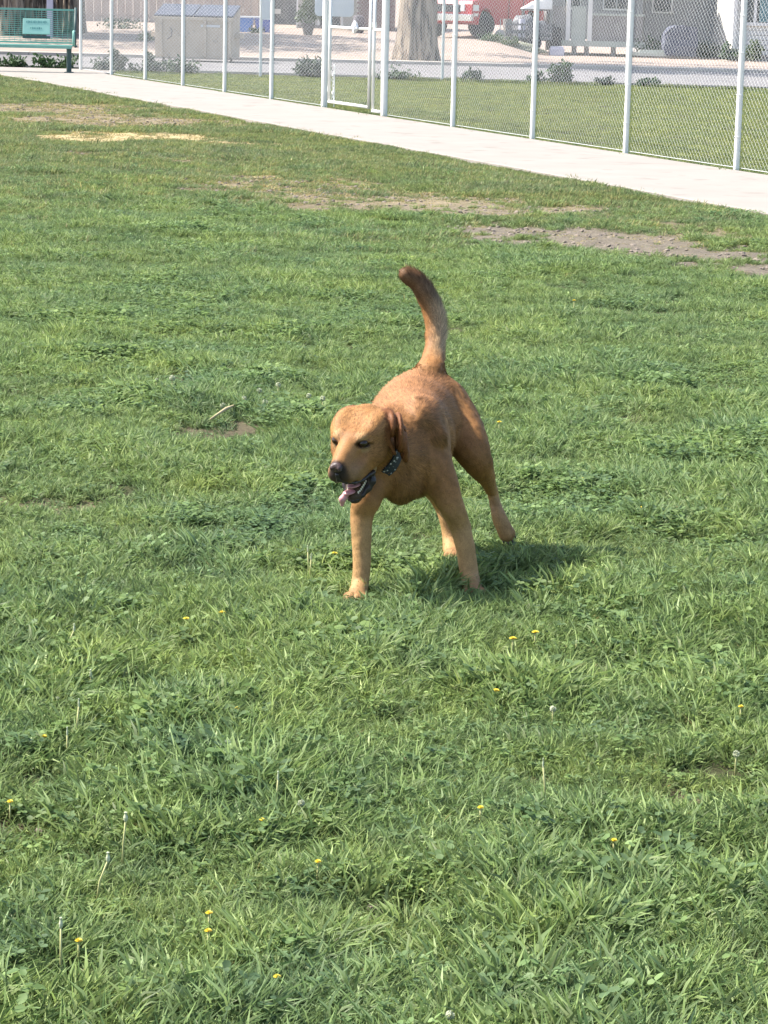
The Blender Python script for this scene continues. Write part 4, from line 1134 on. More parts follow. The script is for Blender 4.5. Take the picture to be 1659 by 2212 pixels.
for s in (-1, 1):
    hc((0.050, 0.027 * s, -0.040), (0.132, 0.018 * s, -0.042), 0.030, 0.024, 0.014, 'muzzle')
    hc((0.058, 0.035 * s, -0.064), (0.112, 0.025 * s, -0.066), 0.019, 0.016, 0.014, 'muzzle')     # flews
he((0.140, 0, -0.028), (0.019, 0.027, 0.028), 0.012, 'muzzle')
# throat and lower jaw, mouth open
hc((-0.012, 0, -0.070), (0.055, 0, -0.110), 0.044, 0.029, 0.024, 'jaw')
hc((0.052, 0, -0.113), (0.106, 0, -0.142), 0.024, 0.0185, 0.010, 'jaw')
for s in (-1, 1):
    hc((0.040, 0.026 * s, -0.097), (0.102, 0.014 * s, -0.134), 0.018, 0.0125, 0.010, 'jaw')
HEAD_NOCUT = len(PR)
hc((0.066, 0, -0.102), (0.150, 0, -0.112), 0.011, 0.024, 0.006, 'mouth', True)
hc((0.064, 0.020, -0.101), (0.150, 0.018, -0.110), 0.009, 0.023, 0.006, 'mouth', True)
hc((0.064, -0.020, -0.101), (0.150, -0.018, -0.110), 0.009, 0.023, 0.006, 'mouth', True)
for s in (-1, 1):
    he((0.0690, 0.0335 * s, 0.0125), (0.012, 0.009, 0.0095), 0.006, 'eye', True)
    he((0.0610, 0.0435 * s, 0.0080), (0.012, 0.009, 0.0085), 0.006, 'eye', True)
    # stop and cheek furrow below the eye
    he((0.098, 0.044 * s, -0.012), (0.026, 0.009, 0.011), 0.016, 'muzzle', True)
# lids
for s in (-1, 1):
    hc((0.072, 0.028 * s, 0.0205), (0.050, 0.056 * s, 0.0085), 0.0044, 0.0040, 0.006, 'lid')
    hc((0.072, 0.031 * s, 0.0000), (0.051, 0.054 * s, -0.0060), 0.0038, 0.0038, 0.006, 'lid')
HEAD1 = len(PR)
# ears: flat lobes folded forward at the root, hanging beside the cheek
def rotm(axis, ang, M=HM):
    return M @ np.array(Matrix.Rotation(ang, 3, Vector(axis)).transposed()) 
def ear(s):
    fe = (-0.15, 0.1 * s, -1)
    tilt = np.array(Matrix.Rotation(R(-16) * s, 3, Vector(hf)))
    tw = np.array(Matrix.Rotation(R(30) * s, 3, Vector(hu)))
    M = HM @ (tilt @ tw).T
    w = 1.0 if s > 0 else 0.80                              # the far ear lies closer to the neck
    z = 0.0 if s > 0 else -0.012
    y = 0.010 if s > 0 else -0.012
    hc((-0.022, 0.060 * s * w, 0.020 + z), (-0.064, 0.058 * s * w, 0.016 + z), 0.013, 0.014, 0.014, 'ear', flow=fe)
    he((-0.050 + y, 0.077 * s * w, 0.000 + z), (0.040, 0.0130, 0.032), 0.008, 'ear', flow=fe, M=M)
    he((-0.056 + y, 0.089 * s * w, -0.032 + z), (0.056, 0.0115, 0.054), 0.006, 'ear', flow=fe, M=M)
    he((-0.054 + y, 0.097 * s * w, -0.064 + z), (0.050, 0.0105, 0.048), 0.006, 'ear', flow=fe, M=M)
    he((-0.046 + y, 0.100 * s * w, -0.090 + z), (0.032, 0.0095, 0.030), 0.006, 'ear', flow=fe, M=M)
    # rolled front edge and the crease behind it
    hc((-0.014 + y, 0.069 * s * w, 0.012 + z), (-0.010 + y, 0.088 * s * w, -0.068 + z), 0.0080, 0.0055, 0.006, 'ear', flow=fe)
    hc((-0.026 + y, 0.095 * s * w, -0.002 + z), (-0.026 + y, 0.108 * s * w, -0.074 + z), 0.0045, 0.0045, 0.007, 'ear', True, flow=fe)
    hc((-0.054 + y, 0.101 * s * w, -0.004 + z), (-0.052 + y, 0.114 * s * w, -0.072 + z), 0.005, 0.005, 0.009, 'ear', True, flow=fe)
ear(1); ear(-1)

V, F = surface_nets(PR, 0.0042)
grad_ = np.stack([field_at(PR, V + e) - field_at(PR, V - e) for e in np.eye(3) * 0.003], 1); grad_ /= np.linalg.norm(grad_, axis=1)[:, None] + 1e-9
qh_ = (V - HC) @ HM.T
rel_ = (fbm(V[:, 0] * 0.8 + V[:, 2] * 0.9, V[:, 1] * 0.7 - V[:, 2] * 0.5, 17, 3) - 0.5) * 0.0085 + (fbm(V[:, 1] + V[:, 0], V[:, 2] - V[:, 0] * 0.6, 48, 2) - 0.5) * 0.0035
rel_ *= sstep(0.10, 0.16, np.linalg.norm(V - HC, axis=1)) * sstep(0.05, 0.16, V[:, 2])
V = V + grad_ * rel_[:, None]
DOG_O = Vector((0.08, 7.1, 0.0))
dog = empty('dog', DOG_O, 0, 'golden orange short haired dog trotting over the lawn with tail raised and mouth open', 'dog')
Vl = V - np.array(DOG_O)

# zones per vertex
def zones(X):
    best = np.full(len(X), 9.0); zi = np.zeros(len(X), int)
    for i, p in enumerate(PR):
        d = np.abs(pd(p, X)) + (0.002 if p['neg'] else 0)
        m = d < best; best[m] = d[m]; zi[m] = i
    return zi
ZI = zones(V)
ZN = np.array([p['zone'] for p in PR]); FL = np.array([p['flow'] for p in PR])
zn = ZN[ZI]; flow = FL[ZI]
def coat(X, zn):
    """the dog's own coat colours"""
    n1 = fbm(X[:, 0] * 1.0 + X[:, 2], X[:, 1] + X[:, 2] * 0.7, 26, 4)[:, None]
    base = np.array([0.330, 0.148, 0.050]) * (0.70 + 0.60 * n1)
    c = base.copy()
    def put(mask, col, w=1.0):
        w = (np.asarray(w) * np.ones(len(X)))[:, None] * mask.astype(float)[:, None]
        c[:] = c * (1 - w) + np.array(col) * w
    n2 = fbm(X[:, 0] * 1.3 + X[:, 2] * 0.4, X[:, 1] * 0.6 + X[:, 2], 75, 3)[:, None]
    c *= 0.80 + 0.40 * n2
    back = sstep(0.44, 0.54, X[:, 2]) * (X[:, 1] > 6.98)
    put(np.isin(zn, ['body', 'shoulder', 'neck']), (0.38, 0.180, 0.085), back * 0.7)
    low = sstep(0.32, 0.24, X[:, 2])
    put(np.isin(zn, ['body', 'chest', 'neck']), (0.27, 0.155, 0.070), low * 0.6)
    put(np.isin(zn, ['rfore', 'lfore', 'rhind', 'lhind']), (0.54, 0.315, 0.135), 0.75 * sstep(0.30, 0.16, X[:, 2]))
    put(zn == 'paw', (0.44, 0.24, 0.11), 0.6)
    # tail: pale feathering with backlight painted in, browner tip with shading painted in
    put(zn == 'tail', (0.74, 0.52, 0.31), sstep(-0.006, 0.014, X[:, 0] - np.interp(X[:, 2], [0.52, 0.61, 0.68, 0.73, 0.78, 0.80], [0.130, 0.138, 0.133, 0.114, 0.083, 0.060])) * sstep(0.80, 0.74, X[:, 2]) * sstep(0.56, 0.60, X[:, 2]) * 0.85)
    put(zn == 'tail', (0.17, 0.092, 0.052), sstep(0.70, 0.745, X[:, 2]) * 0.75)
    put(zn == 'ear', (0.21, 0.072, 0.026), 0.85)
    q = (X - HC) @ HM.T
    hd = np.isin(zn, ['head', 'muzzle', 'lid', 'jaw', 'eye', 'mouth'])
    put(hd, (0.47, 0.225, 0.080), 0.60 * sstep(-0.03, 0.02, q[:, 2]) * (0.6 + 0.8 * n2[:, 0]))
    for s in (-1, 1):
        put(hd, (0.56, 0.32, 0.14), 0.7 * sstep(0.020, 0.010, np.sqrt((q[:, 0] - 0.060) ** 2 + (q[:, 1] - 0.037 * s) ** 2 + (q[:, 2] - 0.032) ** 2)))
        put(hd, (0.52, 0.33, 0.17), 0.6 * sstep(0.014, 0.006, np.sqrt((q[:, 0] - 0.066) ** 2 + ((q[:, 1] - 0.042 * s) * 0.6) ** 2 + (q[:, 2] + 0.006) ** 2)))
    put(hd & (np.abs(q[:, 1]) < 0.05), (0.34, 0.130, 0.042), sstep(0.045, 0.0, np.hypot(q[:, 0] - 0.055, q[:, 1] * 1.3)) * 0.55)
    put(hd, (0.30, 0.185, 0.105), sstep(0.07, 0.14, q[:, 0]) * sstep(0.01, -0.03, q[:, 2]) * 0.55)
    put(np.isin(zn, ['jaw']) , (0.42, 0.30, 0.165), 0.6)
    put(np.isin(zn, ['jaw']), (0.022, 0.017, 0.017), sstep(0.060, 0.085, q[:, 0]) * 0.8)
    # dark rims
    for s in (-1, 1):
        dd = np.sqrt(((q[:, 0] - 0.064) / 0.020) ** 2 + ((q[:, 1] - 0.039 * s) / 0.0185) ** 2 + ((q[:, 2] - 0.0105 + (np.abs(q[:, 1]) - 0.0385) * 0.45) / 0.0125) ** 2)
        put(hd, (0.035, 0.018, 0.012), sstep(1.25, 0.80, dd))
    put(zn == 'mouth', (0.012, 0.009, 0.010), 1.0)
    lip = sstep(0.011, 0.004, np.abs(pd(dict(t='c', a=H(0.064, 0, -0.102), b=H(0.150, 0, -0.111), ra=0.034, rb=0.043), X))) * sstep(0.050, 0.062, q[:, 0])
    put(hd & (q[:, 2] < -0.055), (0.020, 0.015, 0.016), lip * 0.95)
    put(hd, (0.02, 0.015, 0.015), sstep(0.036, 0.024, np.sqrt((q[:, 0] - 0.162) ** 2 + q[:, 1] ** 2 + (q[:, 2] + 0.012) ** 2)))
    put(hd, (0.03, 0.02, 0.02), sstep(0.148, 0.154, q[:, 0]) * sstep(-0.018, -0.022, q[:, 2]) * 0.9)
    c = np.where(c[:, :1] > 0.10, c * np.array([0.79, 0.83, 0.84]), c)
    return np.clip(c, 0.004, 1)
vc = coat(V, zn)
ed = np.concatenate([F[:, [0, 1]], F[:, [1, 2]], F[:, [2, 3]], F[:, [3, 0]]]); deg = np.bincount(ed[:, 0], minlength=len(V)) + np.bincount(ed[:, 1], minlength=len(V)) + 1e-9
wsm = (sstep(0.14, 0.20, np.linalg.norm(V - HC, axis=1)) * 0.5)[:, None]
fine_ = fbm(V[:, 0] * 1.3 + V[:, 2] * 0.4, V[:, 1] * 0.6 + V[:, 2], 75, 3)[:, None]
for _ in range(40):
    av = np.stack([np.bincount(ed[:, 0], vc[ed[:, 1], c_], len(V)) + np.bincount(ed[:, 1], vc[ed[:, 0], c_], len(V)) for c_ in range(3)], 1) / deg[:, None]
    vc = vc * (1 - wsm) + av * wsm
vc = vc * (1 + (fine_ - 0.5) * 0.5 * wsm * 2)

m_coat, nt, out = new_mat('dog_coat')
p_ = nt.nodes.new('ShaderNodeBsdfPrincipled'); nt.links.new(p_.outputs[0], out.inputs[0])
at_ = nt.nodes.new('ShaderNodeAttribute'); at_.attribute_name = 'coat'
g_ = nt.nodes.new('ShaderNodeNewGeometry')
f_ = ramp(nt, noise_node(nt, 260, 3, 0.6, g_.outputs['Position']), 0.3, 0.7, (0.80, 0.80, 0.80), (1.14, 1.14, 1.14))
nt.links.new(mix_col(nt, 1.0, at_.outputs['Color'], f_, 'MULTIPLY'), p_.inputs['Base Color'])
p_.inputs['Roughness'].default_value = 0.62; p_.inputs['Specular IOR Level'].default_value = 0.25
p_.inputs['Sheen Weight'].default_value = 0.0; p_.inputs['Sheen Roughness'].default_value = 0.4
p_.inputs['Sheen Tint'].default_value = (1.0, 0.8, 0.6, 1)

body = mesh_np('body', Vl, F, m_coat, smooth=True, parent=dog)
# relax the net slightly
bm = bmesh.new(); bm.from_mesh(body.data)
bmesh.ops.smooth_vert(bm, verts=bm.verts, factor=0.45, use_axis_x=True, use_axis_y=True, use_axis_z=True)
bmesh.ops.recalc_face_normals(bm, faces=bm.faces)
bm.to_mesh(body.data); bm.free(); body.data.shade_smooth()
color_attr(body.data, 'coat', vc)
nv = len(body.data.vertices)
VN = np.empty(nv * 3, dtype=np.float32); body.data.vertices.foreach_get('normal', VN); VN = VN.reshape(-1, 3)
VP = np.empty(nv * 3, dtype=np.float32); body.data.vertices.foreach_get('co', VP); VP = VP.reshape(-1, 3)

# ---- fur: short flat hairs lying along the coat
NH = 190000
tri = np.concatenate([F[:, [0, 1, 2]], F[:, [0, 2, 3]]])
a, b, c = VP[tri[:, 0]], VP[tri[:, 1]], VP[tri[:, 2]]
area = np.linalg.norm(np.cross(b - a, c - a), axis=1)
w = area.copy()
tz = zn[tri[:, 0]]
w[np.isin(tz, ['mouth', 'eye'])] = 0
w[np.isin(tz, ['head', 'muzzle', 'ear', 'lid', 'tail'])] *= 1.6
pick = RNG.choice(len(tri), NH, p=w / w.sum())
r1 = np.sqrt(RNG.random(NH)); r2 = RNG.random(NH)
bc = np.stack([1 - r1, r1 * (1 - r2), r1 * r2], 1)
T = tri[pick]
P0 = (VP[T] * bc[:, :, None]).sum(1); N0 = (VN[T] * bc[:, :, None]).sum(1); N0 /= np.linalg.norm(N0, axis=1)[:, None] + 1e-9
C0 = (vc[T] * bc[:, :, None]).sum(1); FW = (flow[T] * bc[:, :, None]).sum(1); Z0 = zn[T[:, 0]]
FW = FW - N0 * (FW * N0).sum(1)[:, None]; FW /= np.linalg.norm(FW, axis=1)[:, None] + 1e-6
L = np.full(NH, 0.017)
L[np.isin(Z0, ['head', 'lid'])] = 0.0100; L[np.isin(Z0, ['muzzle', 'jaw'])] = 0.004; L[Z0 == 'ear'] = 0.006
L[np.isin(Z0, ['lfore', 'rfore', 'rhind', 'paw'])] = 0.0060; L[Z0 == 'lhind'] = 0.009
L[np.isin(Z0, ['neck', 'chest'])] = 0.013
lift = np.full(NH, 0.21)
tl = (Z0 == 'tail') & (P0[:, 2] > 0.56)
lift[np.isin(Z0, ['lfore', 'rfore', 'rhind', 'lhind', 'paw'])] = 0.08
backside = tl & (N0[:, 0] > 0.35)
L[tl] = 0.012; L[backside] = 0.026; lift[tl] = 0.22; lift[backside] = 0.45
L[C0.sum(1) < 0.12] *= 0.3
L[(Z0 == 'tail') & (P0[:, 2] < 0.61)] *= 0.5
L *= RNG.uniform(0.6, 1.25, NH)
J = RNG.normal(0, 1, (NH, 3)) * 0.16
D = FW + N0 * lift[:, None] + J; D /= np.linalg.norm(D, axis=1)[:, None]
FW_flip = tl                                                # hair on the tail grows towards its tip
D[FW_flip] = (-FW + N0 * lift[:, None] + J)[FW_flip]; D /= np.linalg.norm(D, axis=1)[:, None]
S = np.cross(D, N0); S /= np.linalg.norm(S, axis=1)[:, None] + 1e-9
wd = RNG.uniform(0.0006, 0.0014, NH)[:, None]
A = P0 - N0 * 0.0008
HV = np.stack([A - S * wd, A + S * wd, A + D * L[:, None]], 1).reshape(-1, 3)
HF = np.arange(NH * 3).reshape(-1, 3)
fur = mesh_np('fur', HV, HF, m_coat, smooth=True, parent=dog)
fur['kind'] = 'stuff'
hcv = C0 * RNG.uniform(0.55, 1.45, NH)[:, None]
color_attr(fur.data, 'coat', np.repeat(hcv, 3, axis=0))
fur.data.normals_split_custom_set(np.repeat(N0 * 0.9 + D * 0.15, 3, axis=0).tolist())

# ---- eyes, nose, tongue, teeth, collar
m_eye = mat('dog_eye', (0.018, 0.009, 0.005), (0.03, 0.015, 0.008), rough=0.07, spec=0.5)
m_nose = mat('dog_nose', (0.045, 0.030, 0.028), (0.085, 0.052, 0.046), scale=160, rough=0.38, bump=0.0008, bscale=500)
m_tongue = mat('dog_tongue', (0.60, 0.30, 0.31), (0.52, 0.24, 0.25), scale=60, rough=0.3, bump=0.0006, bscale=600)
m_teeth = mat('dog_teeth', (0.78, 0.74, 0.66), (0.7, 0.66, 0.56), rough=0.25)
m_lip = mat('dog_lip', (0.018, 0.015, 0.017), (0.035, 0.028, 0.03), scale=80, rough=0.35)

def sdf_part(name, build, m, h=0.0018, pad=0):
    global PR
    keep = PR; PR = []
    build(); v, f = surface_nets(PR, h); PR = keep
    return mesh_np(name, v - np.array(DOG_O), f, m, smooth=True, parent=dog)
for s in (-1, 1):
    def b_eye(s=s):
        he((0.0605, 0.0385 * s, 0.0100), (0.0125, 0.0135, 0.0110), 0.001)
    sdf_part('eye', b_eye, m_eye, 0.0015)
def b_nose():
    he((0.153, 0, 0.001), (0.011, 0.0150, 0.0105), 0.006)
    he((0.157, 0, -0.008), (0.008, 0.0100, 0.0090), 0.006)
    for s in (-1, 1):
        he((0.158, 0.010 * s, -0.002), (0.009, 0.0078, 0.0085), 0.004)
        he((0.1675, 0.0078 * s, -0.003), (0.005, 0.0034, 0.0030), 0.002, neg=True)
        he((0.161, 0.0170 * s, -0.004), (0.006, 0.0030, 0.0016), 0.002, neg=True)
sdf_part('nose', b_nose, m_nose, 0.0012)
def b_tongue():
    M = HM @ np.array(Matrix.Rotation(R(-22), 3, Vector(hl))).T
    he((0.086, -0.002, -0.116), (0.034, 0.0165, 0.0050), 0.008, M=M)
    he((0.112, -0.008, -0.122), (0.022, 0.0150, 0.0048), 0.008, M=M)
    hc((0.124, -0.014, -0.122), (0.137, -0.020, -0.128), 0.0085, 0.0085, 0.006)
    hc((0.137, -0.020, -0.128), (0.141, -0.023, -0.145), 0.0085, 0.0048, 0.006)
sdf_part('tongue', b_tongue, m_tongue, 0.0014)
def b_lip():
    # black lower lip: from the corner of the mouth round the front of the jaw
    for s in (-1, 1):
        pts = [(0.056, 0.040, -0.094, .008), (0.068, 0.041, -0.113, .0105), (0.084, 0.034, -0.127, .0085), (0.102, 0.0225, -0.137, .006), (0.116, 0.011, -0.143, .0055), (0.121, 0.0, -0.1445, .0055)]
        for p, q in zip(pts[:-1], pts[1:]):
            hc((p[0], p[1] * s, p[2]), (q[0], q[1] * s, q[2]), p[3], q[3], 0.005)
    for s in (-1, 1):
        pts = [(0.056, 0.045, -0.092, .006), (0.078, 0.045, -0.083, .005), (0.105, 0.038, -0.080, .0045), (0.132, 0.028, -0.070, .004), (0.151, 0.015, -0.054, .0045), (0.160, 0, -0.040, .005), (0.161, 0, -0.022, .005)]
        for p, q in zip(pts[:-1], pts[1:]):
            hc((p[0], p[1] * s, p[2]), (q[0], q[1] * s, q[2]), p[3], q[3], 0.004)
sdf_part('lips', b_lip, m_lip, 0.0016)
def b_teeth():
    for s in (-1, 1):
        for i in range(7):
            t = i / 6
            f_ = 0.076 + 0.032 * t; l_ = (0.0275 - 0.012 * t) * s; u_ = -0.1155 - 0.0165 * t
            he((f_, l_, u_ + 0.005), (0.0026, 0.0024, 0.0052 if i < 6 else 0.0085), 0.0008)
    for k in (-1.5, -0.5, 0.5, 1.5):
        he((0.114, 0.0036 * k, -0.134), (0.0022, 0.0022, 0.0045), 0.001)
sdf_part('teeth', b_teeth, m_teeth, 0.0012)

m_claw = mat('claw', (0.10, 0.075, 0.06), (0.06, 0.045, 0.04), rough=0.4)
for c_, fw_, up_, s_ in (((-0.068, 6.785, 0.016), (-0.28, -0.96, 0), (0, 0, 1), 1.04), ((0.248, 6.885, 0.016), (0.15, -0.98, 0), (0, 0, 1), 1.04), ((0.356, 7.350, 0.088), (0.38, -0.05, -0.92), (0.2, -0.97, 0.1), 0.82)):
    fw_ = np.array(fw_, float); fw_ /= np.linalg.norm(fw_); up_ = np.array(up_, float); up_ -= fw_ * fw_.dot(up_); up_ /= np.linalg.norm(up_); sd_ = np.cross(fw_, up_)
    for a_, b_ in ((-0.0235, 0.010), (-0.0085, 0.021), (0.0085, 0.021), (0.0235, 0.010)):
        q0_ = np.array(c_) + fw_ * (b_ + 0.015) * s_ + sd_ * a_ * s_ + up_ * 0.001 - np.array(DOG_O); q1_ = q0_ + fw_ * 0.009 - up_ * 0.007
        b = MB(); b.tube([q0_, (q0_ + q1_) / 2 + up_ * 0.0015, q1_], [0.0030, 0.0024, 0.0008], 6); b.build('claw', m_claw, dog, smooth=True)
# whiskers
m_whisk = mat('whisker', (0.55, 0.48, 0.38), rough=0.4)
# collar: a webbing band that follows the neck
m_collar, nt, out = new_mat('collar_webbing')
p_ = nt.nodes.new('ShaderNodeBsdfPrincipled'); nt.links.new(p_.outputs[0], out.inputs[0])
vo = nt.nodes.new('ShaderNodeTexVoronoi'); vo.inputs['Scale'].default_value = 120
g_ = nt.nodes.new('ShaderNodeNewGeometry'); nt.links.new(g_.outputs['Position'], vo.inputs['Vector'])
f_ = ramp(nt, vo.outputs['Distance'], 0.22, 0.34, (1, 1, 1), (0, 0, 0))
f2 = ramp(nt, noise_node(nt, 60, 3, 0.6, g_.outputs['Position']), 0.42, 0.52)
mm = nt.nodes.new('ShaderNodeMath'); mm.operation = 'MULTIPLY'; nt.links.new(f_, mm.inputs[0]); nt.links.new(f2, mm.inputs[1])
nt.links.new(mix_col(nt, mm.outputs[0], (0.022, 0.028, 0.045), (0.62, 0.62, 0.66)), p_.inputs['Base Color'])
p_.inputs['Roughness'].default_value = 0.5
neck_pr = [p for p in PR if p['zone'] in ('neck', 'body', 'shoulder', 'chest', 'head')]
cc = np.array([-0.022, 6.914, 0.406]); cax = np.array([0.50, 0.78, -0.34]); cax /= np.linalg.norm(cax)
c1 = np.cross(cax, [0, 0, 1.0]); c1 /= np.linalg.norm(c1); c2 = np.cross(c1, cax)
NA = 72; tt = np.linspace(0.02, 0.2, 120); ring = []
for k in range(NA):
    an = 2 * math.pi * k / NA
    row = []
    for off in (-0.0115, 0.0115):
        d_ = c1 * math.cos(an) + c2 * math.sin(an)
        X = cc + cax * off + d_ * tt[:, None]
        fd = field_at(neck_pr, X)
        o_ = np.argmax(fd > 0) if (fd > 0).any() else len(tt) - 1
        row.append(tt[o_])
    ring.append(row)
ring = np.array(ring)
for _ in range(3): ring = (np.roll(ring, 1, 0) + ring * 2 + np.roll(ring, -1, 0)) / 4
cm = MB()
vs = []; fs = []
for k in range(NA):
    an = 2 * math.pi * k / NA; d_ = c1 * math.cos(an) + c2 * math.sin(an)
    for off, col_, ex in ((-0.0115, 0, 0.002), (-0.0115, 0, 0.0065), (0.0115, 1, 0.0065), (0.0115, 1, 0.002)):
        vs.append(cc + cax * off + d_ * (ring[k, col_] + ex) - np.array(DOG_O))
for k in range(NA):
    k2 = (k + 1) % NA
    for j in range(4):
        j2 = (j + 1) % 4
        fs.append((k * 4 + j, k * 4 + j2, k2 * 4 + j2, k2 * 4 + j))
cm.add(vs, fs)
collar = cm.build('collar', m_collar, dog, smooth=False)
m_ring = mat('steel_ring', (0.62, 0.62, 0.60), (0.5, 0.5, 0.5), rough=0.25, metal=1.0)
an = R(-70); d_ = c1 * math.cos(an) + c2 * math.sin(an); kk = int(round((an % (2 * math.pi)) / (2 * math.pi) * NA)) % NA
rp = cc + d_ * (ring[kk, 0] + 0.012) - np.array(DOG_O)
tg = MB(); pts = []
for i in range(17):
    a_ = 2 * math.pi * i / 16
    pts.append(Vector(rp) + Vector(d_) * math.cos(a_) * 0.009 + Vector(c1 * -math.sin(an) + c2 * math.cos(an)) * math.sin(a_) * 0.009)
tg.tube(pts, 0.0015, 6, cap=False)
tg.build('collar_ring', m_ring, collar, smooth=True)

# ================================================================== GRASS
def grass_mat():
    m, nt, out = new_mat('grass_blades')
    p = nt.nodes.new('ShaderNodeBsdfPrincipled')
    at = nt.nodes.new('ShaderNodeAttribute'); at.attribute_name = 'blade'
    g = nt.nodes.new('ShaderNodeNewGeometry')
    oi = nt.nodes.new('ShaderNodeObjectInfo')
    n1 = noise_node(nt, 1.1, 4, 0.6, g.outputs['Position'])
    n2 = noise_node(nt, 4.5, 3, 0.6, g.outputs['Position'])
    c = mix_col(nt, 1.0, at.outputs['Color'], ramp(nt, n1, 0.34, 0.66, (0.86, 0.92, 0.98), (1.12, 1.08, 0.90)), 'MULTIPLY')
    c = mix_col(nt, 1.0, c, ramp(nt, n2, 0.30, 0.70, (0.82, 0.86, 0.92), (1.15, 1.12, 1.0)), 'MULTIPLY')
    c = mix_col(nt, 1.0, c, ramp(nt, oi.outputs['Random'], 0, 1, (0.74, 0.78, 0.80), (1.24, 1.20, 1.14)), 'MULTIPLY')
    nt.links.new(c, p.inputs['Base Color'])
    p.inputs['Roughness'].default_value = 0.52; p.inputs['Specular IOR Level'].default_value = 0.25
    t = nt.nodes.new('ShaderNodeBsdfTranslucent'); nt.links.new(c, t.inputs[0])
    mx = nt.nodes.new('ShaderNodeMixShader'); mx.inputs[0].default_value = 0.42
    nt.links.new(p.outputs[0], mx.inputs[1]); nt.links.new(t.outputs[0], mx.inputs[2]); nt.links.new(mx.outputs[0], out.inputs[0])
    return m
m_grass = grass_mat()

def blades(n, rad, lmin, lmax, w, lean, seed, pal, curl=1.0, segs=3, spread=1.0, radial=False):
    """curved grass blades rooted in a disc; lean is the common lean towards +x"""
    r = np.random.default_rng(seed)
    a = r.uniform(0, 2 * np.pi, n); q = np.sqrt(r.random(n)) * rad
    base = np.stack([np.cos(a) * q, np.sin(a) * q, np.zeros(n) - 0.012], 1)
    L = r.uniform(lmin, lmax, n); th = r.normal(0, 0.75 * spread, n)
    dr = np.stack([np.cos(th), np.sin(th), np.zeros(n)], 1)
    rnd = r.uniform(0, 2 * np.pi, n); mixr = (r.random(n) < 0.35)
    dr[mixr] = np.stack([np.cos(rnd), np.sin(rnd), np.zeros(n)], 1)[mixr]
    if radial: dr = np.stack([np.cos(a), np.sin(a), np.zeros(n)], 1) * 0.9 + dr * 0.45; dr /= np.linalg.norm(dr, axis=1)[:, None]
    l0 = np.clip(r.normal(lean, 0.22, n), 0.02, 1.3); cu = r.uniform(0.3, 1.3, n) * curl
    face = r.uniform(0, np.pi, n)
    W = w * r.uniform(0.6, 1.25, n)
    prof = [1.0, 0.95, 0.72, 0.0] if segs == 3 else [1.0, 0.85, 0.0]
    V = []; pos = base.copy(); ang = l0.copy()
    side0 = np.stack([-dr[:, 1], dr[:, 0], np.zeros(n)], 1)
    for s in range(segs + 1):
        d = dr * np.sin(ang)[:, None] + np.array([0, 0, 1.0]) * np.cos(ang)[:, None]
        side = side0 * np.cos(face)[:, None] + np.cross(d, side0) * np.sin(face)[:, None]
        hw = (W * prof[s] * 0.5)[:, None]
        if s < segs: V += [pos - side * hw, pos + side * hw]
        else: V += [pos]
        pos = pos + d * (L / segs)[:, None]; ang = ang + cu * 0.45; face = face + 0.25
    k = 2 * segs + 1
    V = np.stack(V, 1)                                        # n,k,3
    i = (np.arange(n) * k)[:, None]
    F = []
    for s in range(segs - 1):
        o = 2 * s
        F += [np.concatenate([i + o, i + o + 1, i + o + 3], 1), np.concatenate([i + o, i + o + 3, i + o + 2], 1)]
    o = 2 * (segs - 1)
    F += [np.concatenate([i + o, i + o + 1, i + o + 2], 1)]
    F = np.concatenate(F)
    pal = np.array(pal); pk = r.integers(0, len(pal), n)
    col = pal[pk] * r.uniform(0.58, 1.45, (n, 1))
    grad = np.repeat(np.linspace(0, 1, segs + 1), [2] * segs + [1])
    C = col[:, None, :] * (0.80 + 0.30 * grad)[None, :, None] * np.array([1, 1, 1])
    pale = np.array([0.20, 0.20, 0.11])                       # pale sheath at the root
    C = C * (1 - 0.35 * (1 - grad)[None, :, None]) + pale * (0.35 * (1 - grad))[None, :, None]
    return V.reshape(-1, 3), F, C.reshape(-1, 3)

def discs(n, rad, hmin, hmax, size, seed, pal, lobes=1):
    """broad weed leaves: small tilted ovals on thin stalks"""
    r = np.random.default_rng(seed); Vs = []; Fs = []; Cs = []; base = 0; pal = np.array(pal)
    for i in range(n):
        a = r.uniform(0, 6.283); q = math.sqrt(r.random()) * rad; h = r.uniform(hmin, hmax)
        c = np.array([math.cos(a) * q, math.sin(a) * q, h]); col = pal[r.integers(len(pal))] * r.uniform(0.75, 1.25)
        for l in range(lobes):
            az = r.uniform(0, 6.283) if lobes == 1 else 2.094 * l + a
            u = np.array([math.cos(az), math.sin(az), r.uniform(-0.35, 0.45)]); u /= np.linalg.norm(u)
            s = np.cross([0, 0, 1.0], u); s /= np.linalg.norm(s); nn = np.cross(u, s)
            s = s * math.cos(.4) + nn * r.uniform(-.5, .5)
            z = size * r.uniform(0.7, 1.3)
            pts = [c, c + u * z * .35 + s * z * .36 + nn * z * .06, c + u * z * .8 + s * z * .30, c + u * z + nn * -z * .08, c + u * z * .8 - s * z * .30, c + u * z * .35 - s * z * .36 + nn * z * .06]
            Vs += pts; Fs += [(base, base + 1, base + 2), (base, base + 2, base + 3), (base, base + 3, base + 4), (base, base + 4, base + 5)]
            Cs += [col * .85] + [col] * 5; base += 6
    return np.array(Vs), np.array(Fs), np.array(Cs)

